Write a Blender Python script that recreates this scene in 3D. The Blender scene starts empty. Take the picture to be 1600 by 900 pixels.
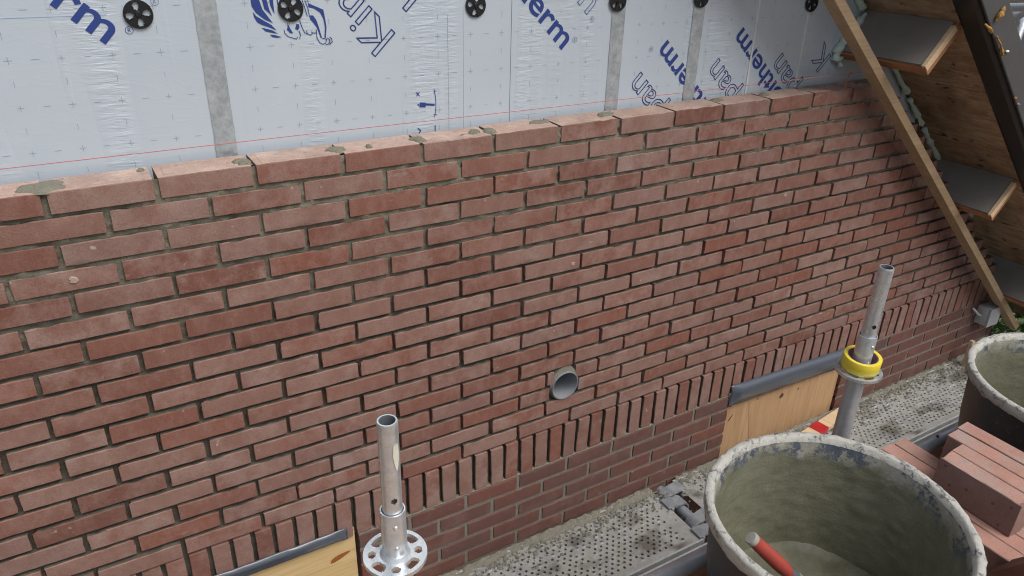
import bpy, bmesh, math, random
import numpy as np
from mathutils import Vector, Matrix, noise

random.seed(7)
rng = np.random.default_rng(11)
sc = bpy.context.scene
COL = sc.collection

# ------------------------------------------------------------------ camera
cam_d = bpy.data.cameras.new('camera')
cam_d.sensor_width = 36.0
cam_d.lens = 36.0 * 1169.61 / 1600.0
cam_d.clip_start = 0.02
cam_d.clip_end = 2000
cam = bpy.data.objects.new('camera', cam_d)
COL.objects.link(cam)
R_ = ((0.8634982, -0.5037854, 0.0238974), (-0.2069440, -0.3971198, -0.8941309), (0.4599402, 0.7671350, -0.4471676))
cam.matrix_world = Matrix(((R_[0][0], -R_[1][0], -R_[2][0], 0.0889),
                           (R_[0][1], -R_[1][1], -R_[2][1], -1.80223),
                           (R_[0][2], -R_[1][2], -R_[2][2], 0.57904),
                           (0, 0, 0, 1)))
sc.camera = cam

# ------------------------------------------------------------------ world, sun, exposure
SUN_EL, SUN_AZ = 57.0, 292.0      # azimuth measured from +X counter-clockwise, direction towards the sun
w = bpy.data.worlds.new('World')
sc.world = w
w.use_nodes = True
wn, wl = w.node_tree.nodes, w.node_tree.links
bg = wn['Background']
sky = wn.new('ShaderNodeTexSky')
sky.sky_type = 'NISHITA'
sky.sun_disc = False
sky.sun_elevation = math.radians(SUN_EL)
sky.sun_rotation = math.radians(90.0 - SUN_AZ)
sky.air_density = 1.0
sky.dust_density = 6.0
sky.ozone_density = 1.0
hs = wn.new('ShaderNodeHueSaturation')
hs.inputs['Saturation'].default_value = 0.62
wl.new(sky.outputs[0], hs.inputs['Color'])
wl.new(hs.outputs[0], bg.inputs['Color'])
bg.inputs['Strength'].default_value = 0.13
sun_d = bpy.data.lights.new('sun', 'SUN')
sun_d.energy = 1.5
sun_d.use_shadow = True
sun_d.angle = math.radians(38)
sun_d.color = (1.0, 0.975, 0.94)
sun = bpy.data.objects.new('sun', sun_d)
COL.objects.link(sun)
_d = Vector((math.cos(math.radians(SUN_EL)) * math.cos(math.radians(SUN_AZ)),
             math.cos(math.radians(SUN_EL)) * math.sin(math.radians(SUN_AZ)), math.sin(math.radians(SUN_EL))))
sun.rotation_euler = _d.to_track_quat('Z', 'Y').to_euler()
sc.view_settings.view_transform = 'Standard'
sc.view_settings.look = 'None'
sc.view_settings.gamma = 1.0
sc.view_settings.exposure = 0.08
sc.view_settings.use_curve_mapping = False
sc.cycles.filter_width = 1.05


# ------------------------------------------------------------------ helpers
def obj(name, verts, faces, mat=None, parent=None, smooth=False, loc=None):
    me = bpy.data.meshes.new(name)
    me.from_pydata([tuple(v) for v in verts], [], [tuple(f) for f in faces])
    me.update()
    if smooth:
        me.polygons.foreach_set('use_smooth', [True] * len(me.polygons))
    return link(name, me, mat, parent, loc)


def link(name, me, mat=None, parent=None, loc=None):
    o = bpy.data.objects.new(name, me)
    COL.objects.link(o)
    if mat is not None:
        for m in (mat if isinstance(mat, (list, tuple)) else [mat]):
            if len(me.materials) < (len(mat) if isinstance(mat, (list, tuple)) else 1):
                me.materials.append(m)
    if parent is not None:
        o.parent = parent
    if loc is not None:
        o.location = loc
    return o


def tag(o, label=None, cat=None, group=None, kind=None):
    if label:
        o['label'] = label
    if cat:
        o['category'] = cat
    if group:
        o['group'] = group
    if kind:
        o['kind'] = kind
    return o


def thing(name, label, cat, loc=(0, 0, 0), rot=(0, 0, 0), group=None):
    o = bpy.data.objects.new(name, None)
    o.empty_display_size = 0.05
    COL.objects.link(o)
    o.location = loc
    o.rotation_euler = rot
    return tag(o, label, cat, group)


class MB:
    def __init__(s):
        s.v, s.f, s.m = [], [], []

    def add(s, v, f, mi=0):
        b = len(s.v)
        s.v += [tuple(p) for p in v]
        s.f += [tuple(i + b for i in q) for q in f]
        s.m += [mi] * len(f)
        return s

    def box(s, x0, x1, y0, y1, z0, z1, mi=0, bev=0.0):
        if bev <= 0:
            v = [(x, y, z) for z in (z0, z1) for y in (y0, y1) for x in (x0, x1)]
            return s.add(v, [(0, 2, 3, 1), (4, 5, 7, 6), (0, 1, 5, 4), (2, 6, 7, 3), (0, 4, 6, 2), (1, 3, 7, 5)], mi)
        bm = bmesh.new()
        bmesh.ops.create_cube(bm, size=1)
        for p in bm.verts:
            p.co = Vector(((x0 + x1) / 2 + p.co.x * (x1 - x0), (y0 + y1) / 2 + p.co.y * (y1 - y0), (z0 + z1) / 2 + p.co.z * (z1 - z0)))
        bmesh.ops.bevel(bm, geom=bm.edges[:], offset=bev, segments=2, affect='EDGES', profile=0.6)
        bm.verts.index_update()
        s.add([p.co[:] for p in bm.verts], [[q.index for q in f.verts] for f in bm.faces], mi)
        bm.free()
        return s

    def tube(s, pts, r, n=16, cap=True, mi=0):
        pts = [Vector(p) for p in pts]
        rr = r if isinstance(r, (list, tuple)) else [r] * len(pts)
        vs, fs = [], []
        for i, p in enumerate(pts):
            d = (pts[min(i + 1, len(pts) - 1)] - pts[max(i - 1, 0)]).normalized()
            a = d.cross(Vector((0, 0, 1)))
            if a.length < 1e-3:
                a = Vector((1, 0, 0))
            a.normalize()
            b = d.cross(a)
            for k in range(n):
                t = 2 * math.pi * k / n
                vs.append(p + (a * math.cos(t) + b * math.sin(t)) * rr[i])
        for i in range(len(pts) - 1):
            for k in range(n):
                fs.append((i * n + k, i * n + (k + 1) % n, (i + 1) * n + (k + 1) % n, (i + 1) * n + k))
        if cap:
            fs.append(tuple(range(n)))
            fs.append(tuple(range((len(pts) - 1) * n + n - 1, (len(pts) - 1) * n - 1, -1)))
        return s.add(vs, fs, mi)

    def lathe(s, prof, n=32, c=(0, 0, 0), mi=0, fn=None):
        vs, fs = [], []
        for i, (r, z) in enumerate(prof):
            for k in range(n):
                t = 2 * math.pi * k / n
                rr, zz = fn(r, z, t, i) if fn else (r, z)
                vs.append((c[0] + rr * math.cos(t), c[1] + rr * math.sin(t), c[2] + zz))
        for i in range(len(prof) - 1):
            for k in range(n):
                fs.append((i * n + k, i * n + (k + 1) % n, (i + 1) * n + (k + 1) % n, (i + 1) * n + k))
        return s.add(vs, fs, mi)

    def prism(s, poly, y0, y1, mi=0):
        """polygon in XZ extruded along Y"""
        n = len(poly)
        v = [(x, y0, z) for x, z in poly] + [(x, y1, z) for x, z in poly]
        f = [tuple(range(n)), tuple(range(2 * n - 1, n - 1, -1))] + [(i, n + i, n + (i + 1) % n, (i + 1) % n) for i in range(n)]
        return s.add(v, f, mi)

    def build(s, name, mat=None, parent=None, smooth=False, loc=None, angle=None):
        me = bpy.data.meshes.new(name)
        me.from_pydata(s.v, [], s.f)
        me.update()
        if any(s.m):
            me.polygons.foreach_set('material_index', s.m)
        bm = bmesh.new()
        bm.from_mesh(me)
        bmesh.ops.recalc_face_normals(bm, faces=bm.faces[:])
        bm.to_mesh(me)
        bm.free()
        if smooth:
            me.polygons.foreach_set('use_smooth', [True] * len(me.polygons))
            me.set_sharp_from_angle(angle=math.radians(angle or 40))
        return link(name, me, mat, parent, loc)


def nz(x, y, z, s=1.0):
    return noise.noise(Vector((x * s, y * s, z * s)))


# ------------------------------------------------------------------ materials
class G:
    """small node-graph writer"""
    def __init__(s, name):
        s.mat = bpy.data.materials.new(name)
        s.mat.use_nodes = True
        s.t = s.mat.node_tree
        s.b = s.t.nodes['Principled BSDF']
        s.tc = s.t.nodes.new('ShaderNodeTexCoord')

    def _in(s, sock, v):
        if hasattr(v, 'is_linked') or hasattr(v, 'links'):
            s.t.links.new(v, sock)
        elif v is not None:
            if hasattr(sock, 'default_value'):
                if isinstance(v, (tuple, list)) and len(v) == 3 and len(sock.default_value) == 4:
                    v = (*v, 1)
                sock.default_value = v

    def node(s, typ, out=0, props=None, **ins):
        n = s.t.nodes.new(typ)
        for k, v in (props or {}).items():
            setattr(n, k, v)
        for k, v in ins.items():
            s._in(n.inputs[int(k[1:])] if k[0] == '_' and k[1:].isdigit() else n.inputs[k], v)
        return n.outputs[out]

    def obj(s):
        return s.tc.outputs['Object']

    def map(s, vec, scale=(1, 1, 1), loc=(0, 0, 0), rot=(0, 0, 0)):
        return s.node('ShaderNodeMapping', Vector=vec, Location=loc, Scale=scale, Rotation=rot)

    def noise(s, vec, scale, detail=4, rough=0.6, dist=0.0):
        return s.node('ShaderNodeTexNoise', 0, None, Vector=vec, Scale=scale, Detail=detail, Roughness=rough, Distortion=dist)

    def ramp(s, fac, stops, interp='LINEAR'):
        n = s.t.nodes.new('ShaderNodeValToRGB')
        n.color_ramp.interpolation = interp
        e = n.color_ramp.elements
        while len(e) < len(stops):
            e.new(0.5)
        for el, (p, c) in zip(e, stops):
            el.position = p
            el.color = (*c, 1) if isinstance(c, (tuple, list)) else (c, c, c, 1)
        s._in(n.inputs[0], fac)
        return n.outputs[0]

    def mix(s, fac, a, b, mode='MIX'):
        n = s.t.nodes.new('ShaderNodeMix')
        n.data_type = 'RGBA'
        n.blend_type = mode
        s._in(n.inputs[0], fac)
        s._in(n.inputs[6], a)
        s._in(n.inputs[7], b)
        return n.outputs[2]

    def math(s, op, a, b=0.0, clamp=False):
        n = s.t.nodes.new('ShaderNodeMath')
        n.operation = op
        n.use_clamp = clamp
        s._in(n.inputs[0], a)
        s._in(n.inputs[1], b)
        return n.outputs[0]

    def vadd(s, a, b):
        n = s.t.nodes.new('ShaderNodeVectorMath')
        n.operation = 'ADD'
        s._in(n.inputs[0], a)
        s._in(n.inputs[1], b)
        return n.outputs[0]

    def rand(s):
        n = s.t.nodes.new('ShaderNodeObjectInfo')
        return n.outputs['Random']

    def rvec(s, k=37.0):
        """object coordinates shifted by a per-object random amount"""
        r = s.math('MULTIPLY', s.rand(), k)
        c = s.t.nodes.new('ShaderNodeCombineXYZ')
        for i in range(3):
            s.t.links.new(r, c.inputs[i])
        return s.vadd(s.obj(), c.outputs[0])

    def sep(s, vec, i):
        n = s.t.nodes.new('ShaderNodeSeparateXYZ')
        s._in(n.inputs[0], vec)
        return n.outputs[i]

    def bump(s, h, strength=0.5, dist=0.002, prev=None):
        n = s.t.nodes.new('ShaderNodeBump')
        n.inputs['Strength'].default_value = strength
        n.inputs['Distance'].default_value = dist
        s._in(n.inputs['Height'], h)
        if prev is not None:
            s._in(n.inputs['Normal'], prev)
        return n.outputs[0]

    def done(s, color=None, rough=0.8, metal=0.0, normal=None, spec=None, emis=None):
        s._in(s.b.inputs['Base Color'], color)
        s._in(s.b.inputs['Roughness'], rough)
        s._in(s.b.inputs['Metallic'], metal)
        if spec is not None:
            s._in(s.b.inputs['Specular IOR Level'], spec)
        if normal is not None:
            s._in(s.b.inputs['Normal'], normal)
        return s.mat


def mat_brick(name, stops, bloom=0.35, dark=0.35):
    g = G(name)
    v = g.rvec()
    base = g.ramp(g.rand(), stops)
    big = g.noise(v, 9, 3)
    col = g.mix(g.ramp(big, [(0.35, 0.0), (0.7, 1.0)]), base, g.mix(0.36, base, (0.17, 0.06, 0.042)))
    streak = g.noise(g.map(v, (46, 46, 22)), 1.0, 6, 0.7)
    col = g.mix(g.math('MULTIPLY', g.ramp(streak, [(0.45, 0.0), (0.8, 1.0)]), bloom * 0.75), col, (0.36, 0.255, 0.22))
    blo = g.noise(g.vadd(v, (3, 5, 8)), 13, 5, 0.7)
    amt = g.math('FRACT', g.math('MULTIPLY', g.rand(), 17.3))
    col = g.mix(g.math('MULTIPLY', g.ramp(blo, [(0.42, 0.0), (0.72, 1.0)]), g.math('MULTIPLY', amt, bloom * 1.9), True), col, (0.345, 0.255, 0.225))
    fine = g.noise(v, 260, 3, 0.7)
    col = g.mix(g.math('MULTIPLY', g.ramp(fine, [(0.3, 1.0), (0.52, 0.0)]), dark * 0.95), col, (0.10, 0.045, 0.035))
    wht = g.noise(g.vadd(v, (11, 2, 1)), 34, 2, 0.5)
    col = g.mix(g.math('MULTIPLY', g.ramp(wht, [(0.74, 0.0), (0.8, 1.0)]), 0.45), col, (0.62, 0.56, 0.5))
    smear = g.noise(g.map(g.vadd(v, (7, 1, 9)), (9, 9, 16)), 1.0, 7, 0.75)
    sm = g.math('MULTIPLY', g.ramp(smear, [(0.63, 0.0), (0.68, 1.0)]), 0.5)
    col = g.mix(sm, col, (0.27, 0.25, 0.205))
    n1 = g.bump(g.noise(v, 60, 6, 0.75), 0.5, 0.003)
    n2 = g.bump(fine, 0.8, 0.0014, n1)
    return g.done(col, 0.92, 0, n2, 0.25)


BR_STOPS = [(0.0, (0.160, 0.074, 0.057)), (0.12, (0.215, 0.096, 0.071)), (0.28, (0.240, 0.138, 0.112)), (0.42, (0.260, 0.156, 0.128)),
            (0.54, (0.225, 0.088, 0.061)), (0.66, (0.270, 0.163, 0.134)), (0.8, (0.220, 0.136, 0.117)), (0.9, (0.200, 0.088, 0.065)), (1.0, (0.240, 0.130, 0.104))]
M_BRICK = mat_brick('fired_clay', BR_STOPS, 0.45)
M_BED = mat_brick('clay_bed_face', [(0.0, (0.50, 0.39, 0.33)), (0.5, (0.54, 0.42, 0.355)), (1.0, (0.50, 0.36, 0.30))], 0.9, 0.35)
M_OLDBRICK = mat_brick('dark_clay', [(0.0, (0.118, 0.066, 0.06)), (0.3, (0.150, 0.074, 0.061)), (0.6, (0.135, 0.068, 0.057)), (0.8, (0.118, 0.073, 0.072)), (1.0, (0.19, 0.072, 0.054))], 0.14, 0.4)
M_STACK = mat_brick('stacked_clay', [(0.0, (0.40, 0.225, 0.18)), (0.5, (0.44, 0.245, 0.195)), (1.0, (0.38, 0.205, 0.165))], 0.8, 0.3)
M_STACKFACE = mat_brick('stacked_clay_bed_side', [(0.0, (0.25, 0.165, 0.142)), (1.0, (0.27, 0.175, 0.148))], 0.2, 0.35)
M_BROWNBRICK = mat_brick('brown_clay', [(0.0, (0.13, 0.06, 0.045)), (1.0, (0.15, 0.07, 0.05))], 0.15, 0.3)


def add_pits(mat):
    g = G.__new__(G)
    g.mat, g.t = mat, mat.node_tree
    g.b = g.t.nodes['Principled BSDF']
    g.tc = g.t.nodes.new('ShaderNodeTexCoord')
    src = g.b.inputs['Base Color'].links[0].from_socket
    v = g.rvec(21)
    p = g.ramp(g.noise(g.map(v, (45, 60, 45)), 1.0, 2, 0.5), [(0.66, 0.0), (0.71, 0.8)])
    x, y = g.sep(g.obj(), 0), g.sep(g.obj(), 1)
    # shallow frame pressed in by the mould
    ax = g.math('ABSOLUTE', x)
    fx = g.math('SUBTRACT', 1.0, g.math('MULTIPLY', g.math('ABSOLUTE', g.math('SUBTRACT', ax, 0.088)), 500.0), True)
    fy = g.math('SUBTRACT', 1.0, g.math('MULTIPLY', g.math('ABSOLUTE', g.math('SUBTRACT', g.math('ABSOLUTE', g.math('SUBTRACT', y, 0.05)), 0.034)), 500.0), True)
    inx = g.math('LESS_THAN', ax, 0.09)
    iny = g.math('LESS_THAN', g.math('ABSOLUTE', g.math('SUBTRACT', y, 0.05)), 0.036)
    fr = g.math('MAXIMUM', g.math('MULTIPLY', fx, iny), g.math('MULTIPLY', fy, inx))
    fr = g.math('MULTIPLY', fr, g.ramp(g.noise(v, 12, 2), [(0.4, 0.0), (0.6, 0.55)]))
    m = g.math('MAXIMUM', p, fr)
    g._in(g.b.inputs['Base Color'], g.mix(m, src, (0.20, 0.10, 0.07)))


add_pits(M_BED)


def mat_mortar(name, fresh, old, z0, z1):
    g = G(name)
    v = g.obj()
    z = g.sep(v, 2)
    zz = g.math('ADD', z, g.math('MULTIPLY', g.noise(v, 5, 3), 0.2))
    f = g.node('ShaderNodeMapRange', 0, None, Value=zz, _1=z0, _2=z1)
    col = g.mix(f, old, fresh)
    m = g.noise(v, 28, 5, 0.7)
    col = g.mix(g.ramp(m, [(0.35, 0.0), (0.7, 0.5)]), col, g.mix(0.5, col, (0.30, 0.285, 0.24)))
    d = g.noise(v, 300, 3, 0.7)
    col = g.mix(g.math('MULTIPLY', g.ramp(d, [(0.35, 1.0), (0.5, 0.0)]), 0.4), col, (0.05, 0.045, 0.035))
    nn = g.bump(g.noise(v, 120, 5, 0.75), 0.8, 0.004)
    return g.done(col, 0.95, 0, nn, 0.2)


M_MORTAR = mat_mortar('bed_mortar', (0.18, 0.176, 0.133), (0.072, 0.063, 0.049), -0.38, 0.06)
M_POINT = mat_mortar('pointing_mortar', (0.225, 0.218, 0.182), (0.205, 0.197, 0.16), -1.6, -1.2)
M_WETMORTAR = mat_mortar('wet_mortar', (0.20, 0.196, 0.155), (0.20, 0.196, 0.155), -5, -4)


def mat_foil():
    g = G('foil_facing')
    v = g.obj()
    x = g.sep(v, 0)
    streak = g.noise(g.map(v, (14, 1, 90)), 1.0, 4, 0.6, 0.6)
    bands = g.noise(g.map(v, (9, 1, 0.6)), 1.0, 2, 0.5)
    bmask = g.ramp(bands, [(0.5, 0.0), (0.62, 1.0)])
    h1 = g.math('MULTIPLY', streak, bmask)
    cre = g.noise(g.map(v, (5, 1, 22)), 1.0, 3, 0.5, 1.5)
    h2 = g.ramp(cre, [(0.47, 0.0), (0.5, 1.0), (0.53, 0.0)])
    lrg = g.noise(v, 2.2, 2)
    big = g.bump(lrg, 0.25, 0.02)
    n = g.bump(h1, 0.5, 0.006, big)
    n = g.bump(h2, 0.06, 0.002, n)
    col = g.mix(g.noise(v, 3.0, 3), (0.495, 0.58, 0.66), (0.58, 0.66, 0.73))
    return g.done(col, 0.34, 0.15, n, 0.6)


M_FOIL = mat_foil()


def mat_metal(name, c0, c1, rough=0.38, dirt=0.0, dcol=(0.3, 0.28, 0.23), scale=30, metal=0.85, bumps=0.15):
    g = G(name)
    v = g.obj()
    col = g.mix(g.ramp(g.noise(v, scale, 5, 0.65), [(0.35, 0.0), (0.65, 1.0)]), c0, c1)
    rg = g.ramp(g.noise(v, scale * 0.7, 4), [(0.3, rough - 0.08), (0.7, rough + 0.14)])
    m = metal
    if dirt > 0:
        dm = g.math('MULTIPLY', g.ramp(g.noise(v, 12, 6, 0.75), [(0.40, 0.0), (0.58, 1.0)]), dirt)
        col = g.mix(dm, col, dcol)
        m = g.math('MULTIPLY', g.math('SUBTRACT', 1.0, dm), metal)
        rg = g.mix(dm, rg, (0.9, 0.9, 0.9))
    n = g.bump(g.noise(v, 80, 4, 0.7), bumps, 0.002)
    return g.done(col, rg, m, n)


M_GALV = mat_metal('galvanised_steel', (0.56, 0.61, 0.65), (0.70, 0.74, 0.77), 0.30, 0.0, (0.5, 0.48, 0.43), 60, 0.7, 0.06)
M_GALVDULL = mat_metal('dull_galvanised', (0.44, 0.475, 0.50), (0.53, 0.565, 0.59), 0.38, 0.0, (0.36, 0.35, 0.31), 45, 0.5, 0.06)
M_GALVMATT = mat_metal('matt_galvanised', (0.44, 0.47, 0.50), (0.56, 0.59, 0.61), 0.34, 0.35, (0.42, 0.41, 0.37), 30, 0.35, 0.08)
M_DECK = mat_metal('perforated_steel', (0.44, 0.46, 0.47), (0.56, 0.58, 0.585), 0.36, 0.7, (0.255, 0.25, 0.205), 7, 0.55)
def deck_stain(mat):
    t = mat.node_tree
    b = t.nodes['Principled BSDF']
    src = b.inputs['Base Color'].links[0].from_socket
    tc = t.nodes.new('ShaderNodeTexCoord')
    mp = t.nodes.new('ShaderNodeMapping')
    mp.inputs['Scale'].default_value = (4.5, 7.0, 1.0)
    nn = t.nodes.new('ShaderNodeTexNoise')
    nn.inputs['Scale'].default_value = 1.0
    nn.inputs['Detail'].default_value = 5
    rp = t.nodes.new('ShaderNodeValToRGB')
    rp.color_ramp.elements[0].position, rp.color_ramp.elements[1].position = 0.53, 0.62
    rp.color_ramp.elements[1].color = (0.75, 0.75, 0.75, 1)
    mx = t.nodes.new('ShaderNodeMix')
    mx.data_type = 'RGBA'
    mx.inputs[7].default_value = (0.085, 0.075, 0.052, 1)
    t.links.new(tc.outputs['Object'], mp.inputs[0])
    t.links.new(mp.outputs[0], nn.inputs['Vector'])
    t.links.new(nn.outputs[0], rp.inputs[0])
    t.links.new(rp.outputs[0], mx.inputs[0])
    t.links.new(src, mx.inputs[6])
    t.links.new(mx.outputs[2], b.inputs['Base Color'])


deck_stain(M_DECK)
M_CLAW = mat_metal('cast_claw', (0.22, 0.26, 0.31), (0.32, 0.36, 0.41), 0.5, 0.4, (0.42, 0.4, 0.35), 25, 0.5)
M_TAPE = mat_metal('foil_tape', (0.36, 0.41, 0.44), (0.52, 0.57, 0.60), 0.12, 0.0, (0, 0, 0), 50, 0.3, 0.5)


def flat(name, col, rough=0.6, metal=0.0, var=0.15, scale=40, bump=0.2, spec=None):
    g = G(name)
    v = g.obj()
    c2 = tuple(c * (1 - var) for c in col)
    c = g.mix(g.noise(v, scale, 4, 0.65), c2, col)
    n = g.bump(g.noise(v, scale * 3, 4, 0.7), bump, 0.002)
    return g.done(c, rough, metal, n, spec)


M_INK = flat('blue_print', (0.028, 0.062, 0.27), 0.45, 0, 0.25, 30, 0.05)
M_INKDIM = flat('pale_blue_print', (0.20, 0.28, 0.46), 0.45, 0, 0.2, 30, 0.05)
M_MARK = flat('grey_blue_print', (0.34, 0.41, 0.51), 0.5, 0, 0.3, 25, 0.05)
M_SEAM = flat('seam_shadow_line', (0.16, 0.18, 0.2), 0.8)
M_WHITESEAM = flat('white_sealant', (0.72, 0.74, 0.74), 0.6)
M_BLACK = flat('black_plastic', (0.012, 0.013, 0.015), 0.42, 0, 0.3, 60, 0.2)
M_RUBBER = flat('black_edge_trim', (0.018, 0.016, 0.016), 0.4, 0, 0.4, 12, 0.25)
M_BARGE = flat('dark_grey_board', (0.075, 0.075, 0.076), 0.7, 0, 0.3, 14, 0.3)
M_ROOF = flat('dark_roofing', (0.05, 0.05, 0.052), 0.85)
M_FOAM = flat('mint_foam', (0.60, 0.76, 0.68), 0.8, 0, 0.35, 30, 0.8)
M_YFOAM = flat('aged_yellow_foam', (0.46, 0.25, 0.06), 0.85, 0, 0.6, 30, 0.9)
M_CEMENT = flat('grey_fibre_board', (0.25, 0.238, 0.215), 0.9, 0, 0.38, 7, 0.5)
M_RED = flat('red_line', (0.55, 0.15, 0.13), 0.7)
M_YELLOW = flat('yellow_tape', (0.74, 0.60, 0.05), 0.38, 0, 0.08, 20, 0.05)
M_CORE = flat('printed_card_core', (0.26, 0.13, 0.17), 0.75, 0, 0.5, 55, 0.1)
M_REDBAND = flat('red_plastic', (0.50, 0.022, 0.03), 0.35, 0, 0.3, 30, 0.3)
M_PVC = flat('grey_pvc', (0.22, 0.24, 0.265), 0.4, 0, 0.1, 20, 0.05)
M_BOX = flat('light_grey_plastic', (0.48, 0.50, 0.52), 0.55, 0, 0.15, 30, 0.1)
M_FLASH = flat('grey_flashing', (0.085, 0.10, 0.128), 0.15, 0, 0.15, 8, 0.12, 0.6)
M_GROUND = flat('dark_soil_ground', (0.10, 0.085, 0.068), 0.95, 0, 0.4, 3, 0.6)
M_BLOCK = flat('limestone_block', (0.5, 0.49, 0.46), 0.9)
M_HANDLE = flat('red_handle', (0.40, 0.07, 0.052), 0.42, 0, 0.35, 40, 0.2)
M_FERRULE = flat('dark_ferrule', (0.13, 0.15, 0.17), 0.5, 0.3, 0.3, 40, 0.2)
M_HCAP = flat('mortar_grey_cap', (0.30, 0.295, 0.265), 0.8, 0, 0.2, 60, 0.3)
M_PLASTER = flat('pale_render', (0.30, 0.27, 0.24), 0.9)
M_REDTILE = flat('red_roof_tile', (0.30, 0.09, 0.06), 0.85)
M_CREAM = flat('cream_splash', (0.66, 0.63, 0.53), 0.7)


def mat_wood(name, a, b, knot, axis=2, scale=1.0, rough=0.75, dirt=0.0, dist=2.0, rings=9):
    g = G(name)
    v = g.rvec(13)
    st = [22.0, 22.0, 22.0]
    st[axis] = 1.6
    grain = g.noise(g.map(v, tuple(q * scale for q in st)), 1.0, 6, 0.6, dist)
    col = g.mix(g.ramp(grain, [(0.3, 0.0), (0.7, 1.0)]), a, b)
    st2 = [150.0, 150.0, 150.0]
    st2[axis] = 6
    fibre = g.noise(g.map(v, tuple(st2)), 1.0, 3, 0.6)
    col = g.mix(g.math('MULTIPLY', g.ramp(fibre, [(0.35, 1.0), (0.55, 0.0)]), 0.25), col, knot)
    vr = g.t.nodes.new('ShaderNodeTexVoronoi')
    vr.inputs['Scale'].default_value = 3.6
    g._in(vr.inputs['Vector'], g.map(v, (1, 1, 1)))
    kd = g.ramp(vr.outputs['Distance'], [(0.05, 1.0), (0.11, 0.0)])
    col = g.mix(g.math('MULTIPLY', kd, 0.8), col, knot)
    if dirt:
        col = g.mix(g.math('MULTIPLY', g.ramp(g.noise(v, 8, 6, 0.7), [(0.45, 0.0), (0.7, 1.0)]), dirt), col, (0.22, 0.19, 0.15))
    n = g.bump(fibre, 0.25, 0.0015)
    return g.done(col, rough, 0, n, 0.3)


M_PLYPALE = mat_wood('pale_plywood', (0.60, 0.43, 0.20), (0.67, 0.51, 0.27), (0.36, 0.14, 0.045), 0, 0.5)
M_PLYTAN = mat_wood('tan_plywood', (0.44, 0.275, 0.145), (0.53, 0.355, 0.205), (0.20, 0.085, 0.04), 2, 0.6)
M_SHEATH_PLAIN = mat_wood('roof_sheathing', (0.31, 0.20, 0.115), (0.40, 0.275, 0.17), (0.08, 0.048, 0.03), 1, 0.35, 0.85, 0.75, 3.0)
def mat_weathered_board():
    g = G('weathered_sheathing')
    v = g.obj()
    fl = g.noise(g.map(v, (30, 9, 30)), 1.0, 4, 0.6, 1.0)
    col = g.mix(g.ramp(fl, [(0.35, 0.0), (0.65, 1.0)]), (0.30, 0.20, 0.12), (0.48, 0.345, 0.225))
    bl = g.noise(v, 5, 5, 0.7)
    col = g.mix(g.ramp(bl, [(0.45, 0.0), (0.7, 0.75)]), col, (0.15, 0.095, 0.06))
    sp = g.noise(g.map(v, (34, 17, 34)), 1.0, 3, 0.5)
    col = g.mix(g.ramp(sp, [(0.64, 0.0), (0.70, 0.85)]), col, (0.05, 0.032, 0.022))
    n = g.bump(fl, 0.4, 0.002)
    return g.done(col, 0.85, 0, n, 0.25)


M_SHEATH = mat_weathered_board()
M_BATTEN = mat_wood('sawn_batten', (0.40, 0.285, 0.168), (0.48, 0.355, 0.222), (0.17, 0.09, 0.05), 0, 0.8, 0.8, 0.25, 0.6)
M_ORANGE = mat_wood('orange_timber', (0.33, 0.15, 0.07), (0.40, 0.20, 0.10), (0.2, 0.08, 0.04), 1, 0.7)
M_PALEWOOD = mat_wood('pale_timber', (0.60, 0.44, 0.27), (0.68, 0.53, 0.35), (0.4, 0.22, 0.1), 1, 0.8)
M_PLANK = mat_wood('scaffold_plank', (0.30, 0.18, 0.105), (0.40, 0.25, 0.15), (0.12, 0.07, 0.04), 0, 0.6, 0.85, 0.4)


def mat_tub():
    g = G('mortar_caked_plastic')
    v = g.rvec(5)
    o = g.obj()
    z = g.sep(o, 2)
    # dusty dark outer plastic
    plast = g.mix(g.ramp(g.noise(v, 14, 6, 0.75), [(0.5, 0.0), (0.8, 0.5)]), (0.012, 0.016, 0.026), (0.085, 0.092, 0.105))
    plast = g.mix(g.math('MULTIPLY', g.ramp(g.noise(v, 60, 3, 0.6), [(0.66, 0.0), (0.72, 1.0)]), 0.6), plast, (0.3, 0.3, 0.28))
    return g, v, o, z, plast


def mat_tub_outer():
    g, v, o, z, plast = mat_tub()
    n = g.bump(g.noise(v, 40, 4, 0.7), 0.3, 0.002)
    g.mat.name = 'dusty_black_plastic'
    return g.done(plast, 0.5, 0, n)


def mat_tub_rim():
    g, v, o, z, plast = mat_tub()
    g.mat.name = 'rim_with_dried_mortar'
    m = g.ramp(g.noise(v, 26, 9, 0.85), [(0.40, 0.0), (0.455, 1.0)])
    crust = g.mix(g.noise(v, 50, 4), (0.38, 0.38, 0.345), (0.53, 0.525, 0.485))
    navy = g.mix(g.noise(v, 30, 4), (0.05, 0.065, 0.10), (0.20, 0.235, 0.28))
    n = g.bump(m, 0.6, 0.004)
    n = g.bump(g.noise(v, 70, 8, 0.8), 0.8, 0.006, n)
    return g.done(g.mix(m, navy, crust), 0.85, 0, n)


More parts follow.
